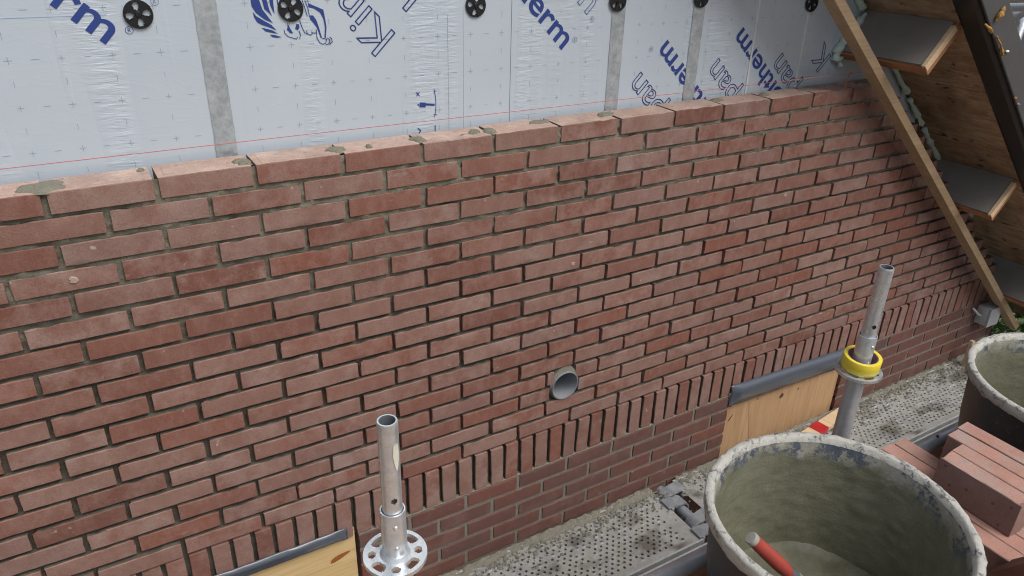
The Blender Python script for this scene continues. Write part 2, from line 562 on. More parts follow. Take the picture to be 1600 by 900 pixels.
def mat_tub_inner():
    g, v, o, z, plast = mat_tub()
    g.mat.name = 'mortar_lined_plastic'
    crust = g.mix(g.ramp(g.noise(v, 8, 6, 0.7), [(0.35, 0.0), (0.7, 1.0)]), (0.118, 0.119, 0.077), (0.175, 0.173, 0.122))
    pale = g.mix(g.noise(v, 40, 4), (0.24, 0.24, 0.20), (0.38, 0.375, 0.33))
    # dried pale crust in the top hand-width, patchy plastic showing
    zz = g.math('ADD', z, g.math('MULTIPLY', g.math('SUBTRACT', g.noise(v, 9, 5, 0.7), 0.5), 0.16))
    top = g.node('ShaderNodeMapRange', 0, None, Value=zz, _1=0.365, _2=0.40)
    col = g.mix(top, crust, pale)
    navy = g.mix(g.noise(v, 60, 4, 0.7), (0.025, 0.035, 0.06), (0.11, 0.13, 0.165))
    patch = g.ramp(g.noise(g.vadd(v, (4, 9, 2)), 13, 8, 0.78), [(0.50, 0.0), (0.55, 1.0)])
    band = g.node('ShaderNodeMapRange', 0, None, Value=zz, _1=0.35, _2=0.375)
    col = g.mix(g.math('MULTIPLY', patch, band), col, navy)
    st = g.noise(g.map(v, (9, 9, 40)), 1.0, 7, 0.75, 1.6)
    col = g.mix(g.math('MULTIPLY', g.ramp(st, [(0.35, 1.0), (0.55, 0.0)]), 0.16), col, (0.085, 0.085, 0.06))
    n = g.bump(st, 0.35, 0.006)
    n = g.bump(g.noise(v, 24, 9, 0.8), 0.5, 0.006, n)
    n = g.bump(g.noise(v, 120, 4, 0.75), 0.6, 0.002, n)
    return g.done(col, g.ramp(g.noise(v, 6, 3), [(0.3, 0.4), (0.7, 0.85)]), 0, n)


M_TUBOUT, M_TUBRIM, M_TUBIN = mat_tub_outer(), mat_tub_rim(), mat_tub_inner()


def mat_fill():
    g = G('wet_tub_mortar')
    v = g.rvec(3)
    col = g.mix(g.ramp(g.noise(v, 10, 7, 0.75), [(0.35, 0.0), (0.65, 1.0)]), (0.085, 0.086, 0.056), (0.145, 0.144, 0.102))
    n = g.bump(g.noise(v, 14, 8, 0.75), 0.6, 0.008)
    return g.done(col, g.ramp(g.noise(v, 7, 4), [(0.4, 0.22), (0.6, 0.7)]), 0, n)


M_TUBFILL = mat_fill()


def mat_leaf():
    g = G('shrub_leaf')
    v = g.obj()
    col = g.mix(g.noise(v, 14, 3), (0.035, 0.09, 0.02), (0.12, 0.22, 0.05))
    return g.done(col, 0.5, 0, None, 0.4)


M_LEAF = mat_leaf()
M_BARK = flat('shrub_bark', (0.12, 0.085, 0.06), 0.9)

# ------------------------------------------------------------------ dimensions (metres)
MOD, CRS = 0.22, 0.06187            # brick module and course height
BH, BD = 0.0508, 0.10               # brick height and depth
INS_Y = 0.13                        # face of the insulation
DECK_Z = -1.58                      # masons' deck
MDECK_Z = -1.06                     # raised material deck
PIPE = (1.397, -0.9085)
GROUND_Z = -3.6
A = math.radians(41.5)
SL = Vector((math.cos(A), 0, -math.sin(A)))
NR = Vector((math.sin(A), 0, math.cos(A)))
P0 = Vector((2.8, 0.13, 0.272))


def roof_pt(s, y, n):
    p = P0 + SL * s + NR * n
    return Vector((p.x, y, p.z))


# ------------------------------------------------------------------ ground
g_ = obj('ground', [(-150, -150, GROUND_Z), (150, -150, GROUND_Z), (150, 150, GROUND_Z), (-150, 150, GROUND_Z)], [(0, 1, 2, 3)], M_GROUND)
tag(g_, kind='structure')


# ------------------------------------------------------------------ bricks
def brick_mesh(name, L, H, D, seed, mats, edge=0.0016, bow=0.0012, full=False):
    """hand-moulded brick: front face at y=0, centred on x and z, worn irregular arrises"""
    rr = random.Random(seed)
    nx, nzz = 9, 3
    ins = 0.0018
    V, F, MI, SM = [], [], [], []
    ph = rr.uniform(0, 99)

    def pt(i, j, dx, dz):
        x = -L / 2 + dx + (L - 2 * dx) * i / nx
        z = -H / 2 + dz + (H - 2 * dz) * j / nzz
        return x, z
    for j in range(nzz + 1):
        for i in range(nx + 1):
            x, z = pt(i, j, ins, ins)
            y = bow * nz(x * 18 + ph, z * 25, ph) + 0.0006 * nz(x * 60 + ph, z * 60, 2)
            onx, onz = i in (0, nx), j in (0, nzz)
            if onx or onz:
                y += abs(rr.gauss(0, 0.0003))
            if onx and onz:
                y += 0.0004
            V.append((x, y, z))
    # outer ring
    ring = [(i, 0) for i in range(nx + 1)] + [(nx, j) for j in range(1, nzz + 1)] + [(i, nzz) for i in range(nx - 1, -1, -1)] + [(0, j) for j in range(nzz - 1, 0, -1)]
    r0 = len(V)
    chips = {rr.randrange(len(ring)): rr.uniform(0.001, 0.0055) for _ in range(rr.choice([0, 1, 2, 3, 4]))}
    n = len(ring)
    for k, (i, j) in enumerate(ring):
        x, z = pt(i, j, 0, 0)
        jx = jz = 0.0
        c = chips.get(k, 0.0)
        e = edge * nz(x * 40 + ph, z * 40, 7) + rr.uniform(-0.4, 0.4) * edge
        if i == 0:
            jx = 0.0008 + e + c
        elif i == nx:
            jx = -0.0008 - e - c
        if j == 0:
            jz = e + c
        elif j == nzz:
            jz = -e - c * 1.3
        if i in (0, nx) and j in (0, nzz):
            jx *= 2.0
            jz = (0.0009 if j == 0 else -0.0009)
        V.append((x + jx, 0.0024 + rr.uniform(-0.0006, 0.0006) + c * 0.8, z + jz))
    r1 = len(V)
    for k, (i, j) in enumerate(ring):
        x, z = pt(i, j, 0, 0)
        V.append((x * 0.998, D, z * 0.998))
    for j in range(nzz):
        for i in range(nx):
            a = j * (nx + 1) + i
            F.append((a, a + 1, a + nx + 2, a + nx + 1)); MI.append(0); SM.append(True)
    for k in range(n):
        k2 = (k + 1) % n
        a, b = ring[k][1] * (nx + 1) + ring[k][0], ring[k2][1] * (nx + 1) + ring[k2][0]
        F.append((r0 + k, r0 + k2, b, a)); MI.append(0); SM.append(False)
        top = ring[k][1] == nzz and ring[k2][1] == nzz
        bot = ring[k][1] == 0 and ring[k2][1] == 0
        F.append((r1 + k, r1 + k2, r0 + k2, r0 + k)); MI.append(1 if (top or bot) else 0); SM.append(False)
    F.append(tuple(r1 + k for k in range(n - 1, -1, -1))); MI.append(0); SM.append(False)
    me = bpy.data.meshes.new(name)
    me.from_pydata(V, [], F)
    me.update()
    me.polygons.foreach_set('material_index', MI)
    me.polygons.foreach_set('use_smooth', [True] * len(me.polygons))
    me.set_sharp_from_angle(angle=math.radians(22))
    for m in mats:
        me.materials.append(m)
    return me


M_STAINED = mat_mortar('mortar_stained_clay', (0.085, 0.072, 0.056), (0.085, 0.072, 0.056), -5, -4)
TOPBRICK = [brick_mesh('top_brick_shape', 0.2095, BH, BD, 160 + i, [M_BRICK, M_BED], 0.0014) for i in range(8)]
STRETCH = [brick_mesh('brick_shape', 0.2095, BH, BD, 100 + i, [M_BRICK, M_STAINED], 0.0021) for i in range(24)]
ROWLOCK = [brick_mesh('rowlock_shape', 0.152, 0.0505, BD, 300 + i, [M_BRICK, M_STAINED], 0.0012) for i in range(8)]
OLD = [brick_mesh('old_brick_shape', 0.2005, 0.0545, BD, 400 + i, [M_OLDBRICK, M_OLDBRICK], 0.0012) for i in range(8)]

Ri = np.array(R_)
Cc = np.array((0.0889, -1.80223, 0.57904))


def pix(p):
    q = Ri @ (np.array(p) - Cc)
    if q[2] < 0.05:
        return -9999, -9999, 1e9
    return 800 + 1169.61 * q[0] / q[2], 450 + 1169.61 * q[1] / q[2], q[2]


def place(items, parent, limit, rest_name, rest_kind_label=None):
    """items: (name, mesh, matrix). The largest in view become objects, the rest one joined part."""
    scored = []
    for it in items:
        c = it[2].translation
        u, v, d = pix((c.x, c.y, c.z))
        vis = -90 < u < 1690 and -60 < v < 960
        scored.append((vis, 1 / d, it))
    scored.sort(key=lambda t: (not t[0], -t[1]))
    rest = []
    k = 0
    for vis, _, (name, me, mx) in scored:
        if vis and k < limit:
            o = bpy.data.objects.new(name, me)
            COL.objects.link(o)
            o.parent = parent
            o.matrix_local = mx
            k += 1
        else:
            rest.append((me, mx))
    if rest:
        V, F, MI = [], [], []
        for me, mx in rest:
            b = len(V)
            V += [tuple(mx @ q.co) for q in me.vertices]
            F += [tuple(i + b for i in p.vertices) for p in me.polygons]
            MI += [p.material_index for p in me.polygons]
        m2 = bpy.data.meshes.new(rest_name)
        m2.from_pydata(V, [], F)
        m2.update()
        m2.polygons.foreach_set('material_index', MI)
        for m in rest[0][0].materials:
            m2.materials.append(m)
        o = bpy.data.objects.new(rest_name, m2)
        COL.objects.link(o)
        o.parent = parent
        o['kind'] = 'stuff'


def brick_mx(x, y, z, sx=1.0, rot=0.0, flip=False, tilt=0.0):
    m = Matrix.Translation((x, y, z)) @ Matrix.Rotation(rot, 4, 'Y') @ Matrix.Rotation(tilt, 4, 'Z')
    return m @ Matrix.Diagonal((sx, 1, 1, 1))


wall = thing('brick_wall', 'freshly laid red brick gable wall with rowlock course above the plywood panels', 'brick wall')


def x_end(z):
    return 2.945 + (-0.069 - z) / 0.809


items = []
for r in range(18):
    z = -r * CRS
    xe = x_end(z) + 0.02
    k = -7
    while True:
        X = k * MOD + (0.11 if r % 2 else 0.0)
        x0, x1 = X + 0.0045, X + MOD - 0.0045
        k += 1
        if x1 < -1.45:
            continue
        if x0 > xe - 0.02:
            break
        segs = [(x0, min(x1, xe + random.uniform(-0.01, 0.01)))]
        if r in (14, 15) and x0 < PIPE[0] + 0.06 and x1 > PIPE[0] - 0.06:
            hw = 0.062 if r == 15 else 0.047
            segs = [(x0, min(x1, PIPE[0] - hw)), (max(x0, PIPE[0] + hw), x1)]
        for a, b in segs:
            if b - a < 0.018:
                continue
            me = (TOPBRICK if r == 0 else STRETCH)[random.randrange(8 if r == 0 else len(STRETCH))]
            Lr = (b - a) + random.uniform(-0.002, 0.002)
            cx = (a + b) / 2 + random.gauss(0, 0.0012)
            items.append(('brick', me, brick_mx(cx, random.gauss(0, 0.0013), z + random.gauss(0, 0.0009), Lr / 0.2095, random.gauss(0, 0.003), tilt=random.gauss(0, 0.004))))
place(items, wall, 300, 'remaining_bricks')

RL_Z = -1.1625
items = []
k = 0
x = -1.4
while x < 4.26:
    if not (0.60 < x < 0.60):
        m = Matrix.Translation((x, random.gauss(0, 0.0012), RL_Z + random.gauss(0, 0.0012))) @ Matrix.Rotation(math.pi / 2 + random.gauss(0, 0.010), 4, 'Y')
        items.append(('rowlock_brick', ROWLOCK[random.randrange(len(ROWLOCK))], m @ Matrix.Diagonal((1, 1, random.uniform(0.96, 1.02), 1))))
    x += 0.0616 + random.gauss(0, 0.0006)
place(items, wall, 110, 'remaining_rowlock_bricks')

# bed mortar: one relief sheet, fuller in the fresh upper courses, raked out below
STEP = 0.0065
xs = np.arange(-1.45, 4.27, STEP)
zs = np.arange(-1.243, 0.0225, STEP * 0.8)
XX, ZZ = np.meshgrid(xs, zs)
fresh = np.clip((ZZ + 0.60) / 0.42, 0, 1)
yb = np.empty_like(XX)
for j in range(XX.shape[0]):
    for i in range(XX.shape[1]):
        x_, z_ = XX[j, i], ZZ[j, i]
        a_ = noise.noise((x_ * 7, z_ * 9, 1.3))
        b_ = noise.noise((x_ * 33, z_ * 40, 5.1))
        c_ = noise.noise((x_ * 90, z_ * 90, 9.1))
        f_ = fresh[j, i]
        yb[j, i] = (0.0175 - 0.010 * f_) + a_ * 0.004 + b_ * (0.0025 + 0.0045 * f_) + c_ * 0.0022 * (0.4 + f_)
# perpends stay open in places
keep = (XX - PIPE[0]) ** 2 + (ZZ - PIPE[1]) ** 2 > 0.0525 ** 2
lim = np.array([[x_end(z_) + 0.0] for z_ in zs])
V = np.stack([XX, np.clip(yb, 0.002, 0.04), ZZ], -1).reshape(-1, 3)
ncol = len(xs)
F = []
for j in range(len(zs) - 1):
    for i in range(ncol - 1):
        if xs[i] > lim[j, 0] and zs[j] > -1.05:
            continue
        if keep[j, i] and keep[j + 1, i] and keep[j, i + 1] and keep[j + 1, i + 1]:
            a_ = j * ncol + i
            F.append((a_, a_ + 1, a_ + 1 + ncol, a_ + ncol))
obj('mortar', V.tolist(), F, M_MORTAR, wall, True)

# mortar around the pipe
mb = MB()
ring = []
N = 40
for k in range(N):
    t = 2 * math.pi * k / N
    up = max(0.0, math.sin(t))
    ro = 0.0585 + 0.016 * up * up + 0.0015 * math.sin(5 * t)
    ring.append((math.cos(t), math.sin(t), ro))
vs = []
for c, s_, ro in ring:
    vs.append((PIPE[0] + c * 0.0545, 0.000 + 0.001 * s_, PIPE[1] + s_ * 0.0545))
for c, s_, ro in ring:
    vs.append((PIPE[0] + c * ro, 0.004, PIPE[1] + s_ * ro))
for c, s_, ro in ring:
    vs.append((PIPE[0] + c * ro * 1.02, 0.03, PIPE[1] + s_ * ro * 1.02))
fs = [(a * N + k, a * N + (k + 1) % N, (a + 1) * N + (k + 1) % N, (a + 1) * N + k) for a in (0, 1) for k in range(N)]
mb.add(vs, fs).build('mortar_collar', M_WETMORTAR, wall, True)


# fresh mortar squeezed out on top of the last course
def dab(x, y, z, lx, ly, h, seed, parent, mat, name='mortar_dab'):
    N, K = 18, 5
    vs, fs = [(x, y, z + h)], []
    for a in range(1, K + 1):
        for k in range(N):
            t = 2 * math.pi * k / N
            rr = a / K * (1 + 0.55 * nz(math.cos(t) * 1.7 + seed, math.sin(t) * 1.7, seed * 0.7) + 0.2 * nz(math.cos(t) * 5 + seed, math.sin(t) * 5, seed))
            hh = h * max(0, 1 - (a / K) ** 4) + 0.003 * nz(math.cos(t) * a * 1.3 + seed, math.sin(t) * a, 3) * (a < K)
            vs.append((x + lx * rr * math.cos(t), y + ly * rr * math.sin(t), z + (hh if a < K else -0.002)))
    for k in range(N):
        fs.append((0, 1 + k, 1 + (k + 1) % N))
    for a in range(K - 1):
        for k in range(N):
            fs.append((1 + a * N + k, 1 + (a + 1) * N + k, 1 + (a + 1) * N + (k + 1) % N, 1 + a * N + (k + 1) % N))
    return MB().add(vs, fs).build(name, mat, parent, True)


TOPZ = BH / 2
dabs = [(0.0, 0.035, 0.05, 0.034), (0.415, 0.045, 0.03, 0.02), (0.655, 0.04, 0.032, 0.032), (0.74, 0.03, 0.012, 0.014), (0.885, 0.04, 0.03, 0.03), (1.06, 0.05, 0.022, 0.02), (1.105, 0.035, 0.024, 0.03), (1.285, 0.06, 0.05, 0.022),
        (1.525, 0.06, 0.04, 0.024), (2.0, 0.06, 0.035, 0.024), (2.22, 0.055, 0.03, 0.024), (2.44, 0.055, 0.05, 0.026), (2.75, 0.05, 0.05, 0.03), (0.20, 0.07, 0.012, 0.008), (0.42, 0.02, 0.02, 0.012)]
for i, (x, y, lx, ly) in enumerate(dabs):
    dab(x, y, TOPZ - 0.001, lx * (1.05 if i == 0 else 0.8), ly * (1.05 if i == 0 else 0.8), 0.0075, i * 3.7 + 1, wall, M_WETMORTAR)

# pale lime lumps in single bricks
M_LIME = flat('lime_lump', (0.44, 0.33, 0.265), 0.9, 0, 0.25, 200, 0.5)
for (x, z, a) in ((0.015, -0.185, 0.007), (1.398, -0.436, 0.006), (2.371, -0.354, 0.006)):
    vs = [(x + a * (1 + 0.25 * math.sin(3 * k + x * 9)) * math.cos(k * math.pi / 6), -0.0022, z + a * (1 + 0.2 * math.sin(2 * k)) * math.sin(k * math.pi / 6)) for k in range(12)]
    vs += [(x + 1.5 * (p[0] - x), 0.003, z + 1.5 * (p[2] - z)) for p in vs]
    MB().add(vs, [tuple(range(12))] + [(k, 12 + k, 12 + (k + 1) % 12, (k + 1) % 12) for k in range(12)]).build('lime_lump', M_LIME, wall)

# ------------------------------------------------------------------ lower, older wall (set 5 mm proud, pointed flush)
lwall = thing('lower_brick_wall', 'old dark brick wall with pale flush pointing below the rowlock course', 'brick wall')
LY = -0.004
OPEN = [(-1.5, 0.612), (2.268, 3.03)]
items = []
for r in range(6):
    z = -1.2725 - 0.0665 * r
    k = -12
    while True:
        X = 1.004 + 0.2125 * k + (0.106 if r % 2 else 0)
        k += 1
        x0, x1 = X + 0.006, X + 0.2065
        if x1 < -0.2:
            continue
        if x0 > 4.33:
            break
        segs = [(x0, min(x1, 4.35))]
        for a, b in OPEN:
            ns = []
            for p, q in segs:
                if q <= a or p >= b:
                    ns.append((p, q))
                else:
                    if p < a:
                        ns.append((p, a))
                    if q > b:
                        ns.append((b, q))
            segs = ns
        for a, b in segs:
            if b - a < 0.02:
                continue
            items.append(('brick', OLD[random.randrange(8)], brick_mx((a + b) / 2, LY + random.gauss(0, 0.0006), z + random.gauss(0, 0.0008), (b - a) / 0.2005, random.gauss(0, 0.003))))
place(items, lwall, 300, 'remaining_bricks')


def sheet(x0, x1, z0, z1, y, amp, step, seed, xcut=None):
    xs_ = np.linspace(x0, x1, max(2, int((x1 - x0) / step)))
    zs_ = np.linspace(z0, z1, max(2, int((z1 - z0) / step)))
    vs = [(a, y + amp * nz(a * 60 + seed, b * 60, seed) + amp * 0.7 * nz(a * 15, b * 15, seed + 4), b) for b in zs_ for a in xs_]
    n = len(xs_)
    fs = [(j * n + i, j * n + i + 1, (j + 1) * n + i + 1, (j + 1) * n + i) for j in range(len(zs_) - 1) for i in range(n - 1)]
    return vs, fs


mb = MB()
for a, b in ((0.613, 2.267), (3.031, 4.349)):
    v_, f_ = sheet(a, b, -1.66, -1.2395, LY + 0.0045, 0.0018, 0.008, 3)
    mb.add(v_, f_)
    # ledge on top of the old wall
    mb.add([(a, LY + 0.001, -1.2395), (b, LY + 0.001, -1.2395), (b, 0.09, -1.2385), (a, 0.09, -1.2385)], [(0, 1, 2, 3)])
mb.build('pointing', M_POINT, lwall, True)
mb = MB()
mb.box(-1.5, 0.613, 0.0, 0.1, GROUND_Z, -1.75).box(0.613, 2.267, 0.012, 0.1, GROUND_Z, -1.2405)
mb.box(2.267, 3.031, 0.0, 0.1, GROUND_Z, -1.75).box(3.031, 4.35, 0.012, 0.1, GROUND_Z, -1.2405)
mb.build('wall_core', M_OLDBRICK, lwall)

# ------------------------------------------------------------------ insulated inner leaf
ins = thing('insulation_layer', 'foil faced insulation boards with blue printed lettering above the brick wall', 'insulation')
ZB, ZT = -0.35, 2.0


def roof_z(x, n=-0.006):
    # underside of roof at x
    return P0.z - (x - P0.x) * math.tan(A) + n / math.cos(A)


def board(x0, x1, name='insulation_board', y0=INS_Y, y1=INS_Y + 0.08, mat=M_FOIL, par=ins, zb=ZB):
    N = 12
    poly = [(x0, zb), (x1, zb)]
    tops = []
    for i in range(N + 1):
        xx = x1 + (x0 - x1) * i / N
        tops.append((xx, max(zb + 0.01, min(ZT, roof_z(xx)))))
    return MB().prism(poly + tops, y0, y1).build(name, mat, par)


seams = [-1.6, -0.795, 0.405, 1.222, 1.602, 1.927, 2.207, 2.465, 3.3]
for a, b in zip(seams[:-1], seams[1:]):
    board(a + 0.0008, b - 0.0008)
inner = board(-1.6, 4.3, 'inner_wall', INS_Y + 0.081, INS_Y + 0.25, M_BLOCK, None, -0.34)  # unseen slab added to stop light leaking through behind the boards
tag(inner, 'unseen inner block wall behind the insulation boards, added against light leaks', 'wall')


# tape over joints
def tape(xc, z0, z1, wd, seed):
    n = int((z1 - z0) / 0.006)
    vs, fs = [], []
    cols = 8
    for j in range(n + 1):
        z = z0 + (z1 - z0) * j / n
        for i in range(cols + 1):
            x = xc - wd / 2 + wd * i / cols
            e = 0.0012 * nz(z * 30, seed, i) if i in (0, cols) else 0
            y = INS_Y - 0.0012 - 0.0016 * abs(nz(x * 50 + seed, z * 22, seed)) - 0.0009 * abs(nz(x * 120, z * 90, seed)) - (0.0016 * abs(nz(x * 90, z * 60, seed + 5)) if nz(z * 7, seed, 0) > 0.1 else 0)
            if z < 0.09:
                y -= 0.008 * max(0, (0.09 - z) / 0.09) * abs(nz(x * 45, z * 60, seed + 2)) * (1 if seed == 1 else 0.3)
            vs.append((x + e, y, z))
    c1 = cols + 1
    for j in range(n):
        for i in range(cols):
            fs.append((j * c1 + i, j * c1 + i + 1, (j + 1) * c1 + i + 1, (j + 1) * c1 + i))
    return obj('joint_tape', vs, fs, M_TAPE, ins, True)


tape(0.405, -0.1, 1.2, 0.05, 1)
tape(1.602, -0.1, 1.2, 0.05, 2)
tape(1.932, -0.1, 0.95, 0.05, 3)
# narrow sealed joints
for xx, m in ((2.207, M_WHITESEAM), (2.465, M_WHITESEAM)):
    MB().box(xx - 0.004, xx + 0.004, INS_Y - 0.003, INS_Y, -0.1, roof_z(xx) - 0.02, bev=0.001).build('joint_sealant', m, ins)
MB().box(1.2212, 1.2226, INS_Y - 0.0006, INS_Y, -0.1, 1.2).build('open_joint', M_SEAM, ins)
MB().box(1.0205, 1.0215, INS_Y - 0.0006, INS_Y, -0.1, 0.33).build('facing_crease', M_MARK, ins)
MB().box(1.068, 1.0688, INS_Y - 0.0006, INS_Y, -0.1, 0.35).build('facing_crease', M_MARK, ins)
MB().box(-0.25, 0.20, INS_Y - 0.0006, INS_Y, 0.3605, 0.3622).build('blue_chalk_line', flat('faint_blue_chalk', (0.40, 0.52, 0.72), 0.7), ins)

# printed setting-out grid: crosses every 100 mm, dashes between
mb = MB()
YP = INS_Y - 0.0007
for i in range(-14, 27):
    for j in range(-2, 12):
        x, z = -0.004 + 0.0995 * i, 0.077 + 0.0998 * j
        if z > roof_z(x) - 0.08:
            continue
        for lo, hi in seams_gap if False else ():
            pass
        if any(abs(x - t) < 0.036 for t in (0.405, 1.602, 1.932)):
            continue
        a = random.uniform(0.006, 0.0085)
        b = 0.0005
        mb.add([(x - a, YP, z - b), (x + a, YP, z - b), (x + a, YP, z + b), (x - a, YP, z + b)], [(0, 1, 2, 3)])
        mb.add([(x - b, YP - 1e-4, z - a), (x + b, YP - 1e-4, z - a), (x + b, YP - 1e-4, z + a), (x - b, YP - 1e-4, z + a)], [(0, 1, 2, 3)])
        x2 = x + 0.05
        if not any(abs(x2 - t) < 0.036 for t in (0.405, 1.602, 1.932)):
            mb.add([(x2 - a, YP, z - b), (x2 + a, YP, z - b), (x2 + a, YP, z + b), (x2 - a, YP, z + b)], [(0, 1, 2, 3)])
        z2 = z + 0.05
        mb.add([(x - b, YP, z2 - a), (x + b, YP, z2 - a), (x + b, YP, z2 + a), (x - b, YP, z2 + a)], [(0, 1, 2, 3)])
mb.build('printed_grid', M_MARK, ins)


def text(s, x, z, ang, size, mat, align='LEFT', outline=False, sx=1.0, name='printed_lettering', dy=0.0010):
    c = bpy.data.curves.new('lettering', 'FONT')
    c.body = s
    c.size = size
    c.align_x = align
    if not outline and size > 0.05:
        c.offset = 0.0016
    if outline:
        c.fill_mode = 'NONE'
        c.bevel_depth = 0.0015
        c.bevel_resolution = 0
    o = bpy.data.objects.new('lettering', c)
    COL.objects.link(o)
    dg = bpy.context.evaluated_depsgraph_get()
    me = bpy.data.meshes.new_from_object(o.evaluated_get(dg))
    bpy.data.objects.remove(o)
    me.name = name
    ca, sa = math.cos(math.radians(ang)), math.sin(math.radians(ang))
    for v in me.vertices:
        a, b, d = v.co.x * sx, v.co.y, v.co.z
        v.co = (x + a * ca - b * sa, INS_Y - dy - (0.25 * d if outline else 0), z + a * sa + b * ca)
    me.materials.clear()
    me.materials.append(mat)
    o = bpy.data.objects.new(name, me)
    COL.objects.link(o)
    o.parent = ins
    return o


KS = 0.096      # size giving 50 mm x-height
text('Kooltherm', 0.190, 0.297, -44, KS, M_INK, 'RIGHT', sx=1.2)
text('Kooltherm', 1.402, 0.214, -45, KS, M_INK, 'RIGHT', sx=1.2)
text('Kooltherm', 1.806, 0.228, 135, KS, M_INK, 'RIGHT', sx=1.2)
text('Kooltherm', 2.142, 0.252, 137, KS, M_INK, 'RIGHT', sx=1.2)
text('Kingspan', 0.874, 0.284, 134, 0.118, M_INK, 'LEFT', True, 1.12)
text('Kingspan', 0.966, 0.392, 134, 0.118, M_INK, 'LEFT', True, 1.12)
text('Kingspan', 1.488, 0.309, -45, 0.118, M_INKDIM, 'RIGHT', True, 1.12)
text('Kingspan', 1.707, 0.135, 135, 0.118, M_INK, 'RIGHT', True, 1.12)
text('Kingspan', 2.046, 0.157, 135, 0.118, M_INK, 'RIGHT', True, 1.12)
text('Kingspan', 2.36, 0.155, 135, 0.118, M_INK, 'RIGHT', True, 1.12)
text('K', 2.645, 0.115, 135, 0.118, M_INK, 'LEFT', True, 1.12)
for (x, z, m) in ((0.238, 0.327, M_INK), (1.444, 0.244, M_INKDIM), (1.745, 0.199, M_INKDIM), (1.503, 0.300, M_INKDIM), (0.30, 0.385, M_INKDIM)):
    mb = MB()
    N = 24
    for r in (0.0085,):
        vs = [((x + math.cos(2 * math.pi * k / N) * q), INS_Y - 0.001, z + math.sin(2 * math.pi * k / N) * q) for q in (r, r - 0.0011) for k in range(N)]
        mb.add(vs, [(k, (k + 1) % N, N + (k + 1) % N, N + k) for k in range(N)])
    mb.build('trademark_ring', m, ins)
    text('R', x - 0.004, z - 0.004, 0, 0.012, m, name='trademark_letter')

LION_P = [[[0.5063, 0.3825], [0.5158, 0.3822], [0.5332, 0.3603], [0.555, 0.3275], [0.5508, 0.3306], [0.535, 0.3385], [0.5174, 0.3536], [0.5089, 0.3682]], [[0.5262, 0.3819], [0.5373, 0.3816], [0.5485, 0.3626], [0.5539, 0.3436], [0.55, 0.3496], [0.5379, 0.3616]], [[0.5485, 0.3813], [0.5598, 0.381], [0.5604, 0.3608], [0.5606, 0.3492], [0.5569, 0.3566], [0.5524, 0.3697]], [[0.5673, 0.3808], [0.5726, 0.3806], [0.5714, 0.3633], [0.5694, 0.3721]], [[0.5096, 0.3568], [0.5165, 0.3465], [0.5304, 0.3372], [0.5501, 0.3247], [0.5609, 0.3117], [0.5464, 0.319], [0.5289, 0.3256], [0.5177, 0.3319], [0.5117, 0.3438]], [[0.5259, 0.3199], [0.5384, 0.3164], [0.5517, 0.3121], [0.5631, 0.3041], [0.5495, 0.307], [0.5347, 0.3107]], [[0.5444, 0.3028], [0.5565, 0.301], [0.5714, 0.2958], [0.5589, 0.2946], [0.5484, 0.2974]], [[0.5892, 0.329], [0.5927, 0.3184], [0.6004, 0.3031], [0.5927, 0.3042], [0.5858, 0.3128], [0.588, 0.317]], [[0.6107, 0.3251], [0.6168, 0.3233], [0.6176, 0.3158], [0.6122, 0.31], [0.6063, 0.3133]], [[0.6398, 0.3787], [0.6454, 0.3712], [0.6591, 0.3649], [0.6807, 0.3553], [0.6835, 0.3326], [0.6852, 0.3143], [0.6812, 0.2884], [0.6779, 0.2886], [0.6811, 0.3145], [0.6788, 0.3343], [0.672, 0.3489], [0.6569, 0.3591], [0.6445, 0.3624]], [[0.6458, 0.3431], [0.6538, 0.3428], [0.6608, 0.332], [0.6657, 0.3152], [0.6714, 0.2889], [0.6681, 0.2891], [0.6607, 0.3139], [0.6522, 0.3264], [0.6457, 0.3341]]]
LION_L = [[[0.5794, 0.3116], [0.5802, 0.3041], [0.5871, 0.2962], [0.6069, 0.2892], [0.6105, 0.2935]], [[0.6193, 0.3322], [0.6239, 0.3155], [0.6291, 0.3032], [0.6351, 0.2999], [0.6343, 0.3075]], [[0.6353, 0.3014], [0.6428, 0.2965], [0.6481, 0.3008], [0.6469, 0.3054]], [[0.6466, 0.3024], [0.6579, 0.3011]], [[0.6586, 0.3094], [0.6585, 0.2911], [0.6639, 0.2785], [0.6716, 0.2734], [0.6801, 0.2761], [0.6826, 0.2853], [0.6713, 0.2881]], [[0.6797, 0.2714], [0.6882, 0.2741], [0.6907, 0.2833], [0.6845, 0.2882]], [[0.6897, 0.2724], [0.6969, 0.2783], [0.6959, 0.2861], [0.6912, 0.2895]], [[0.6304, 0.379], [0.6349, 0.3613], [0.6393, 0.3418]], [[0.6367, 0.3788], [0.6426, 0.3595], [0.6447, 0.3401]], [[0.6152, 0.3084], [0.6183, 0.2992], [0.615, 0.2903]]]


def strokes(mb, lines, wd, y):
    for L in lines:
        for (a, b), (c, d) in zip(L[:-1], L[1:]):
            t = Vector((c - a, d - b))
            q = Vector((-t.y, t.x)).normalized() * wd / 2
            e = t.normalized() * wd * 0.3
            mb.add([(a - e.x - q.x, y, b - e.y - q.y), (c + e.x - q.x, y, d + e.y - q.y), (c + e.x + q.x, y, d + e.y + q.y), (a - e.x + q.x, y, b - e.y + q.y)], [(0, 1, 2, 3)])
            y -= 1e-5


mb = MB()
for i, P in enumerate(LION_P):
    P = [(a, b + (0.05 if (b > 0.377) else 0.0)) for a, b in P]
    mb.add([(a, INS_Y - 0.0010, b) for a, b in P], [tuple(range(len(P)))])
strokes(mb, LION_L, 0.0017, INS_Y - 0.0012)
mb.build('printed_lion_emblem', M_INK, ins)

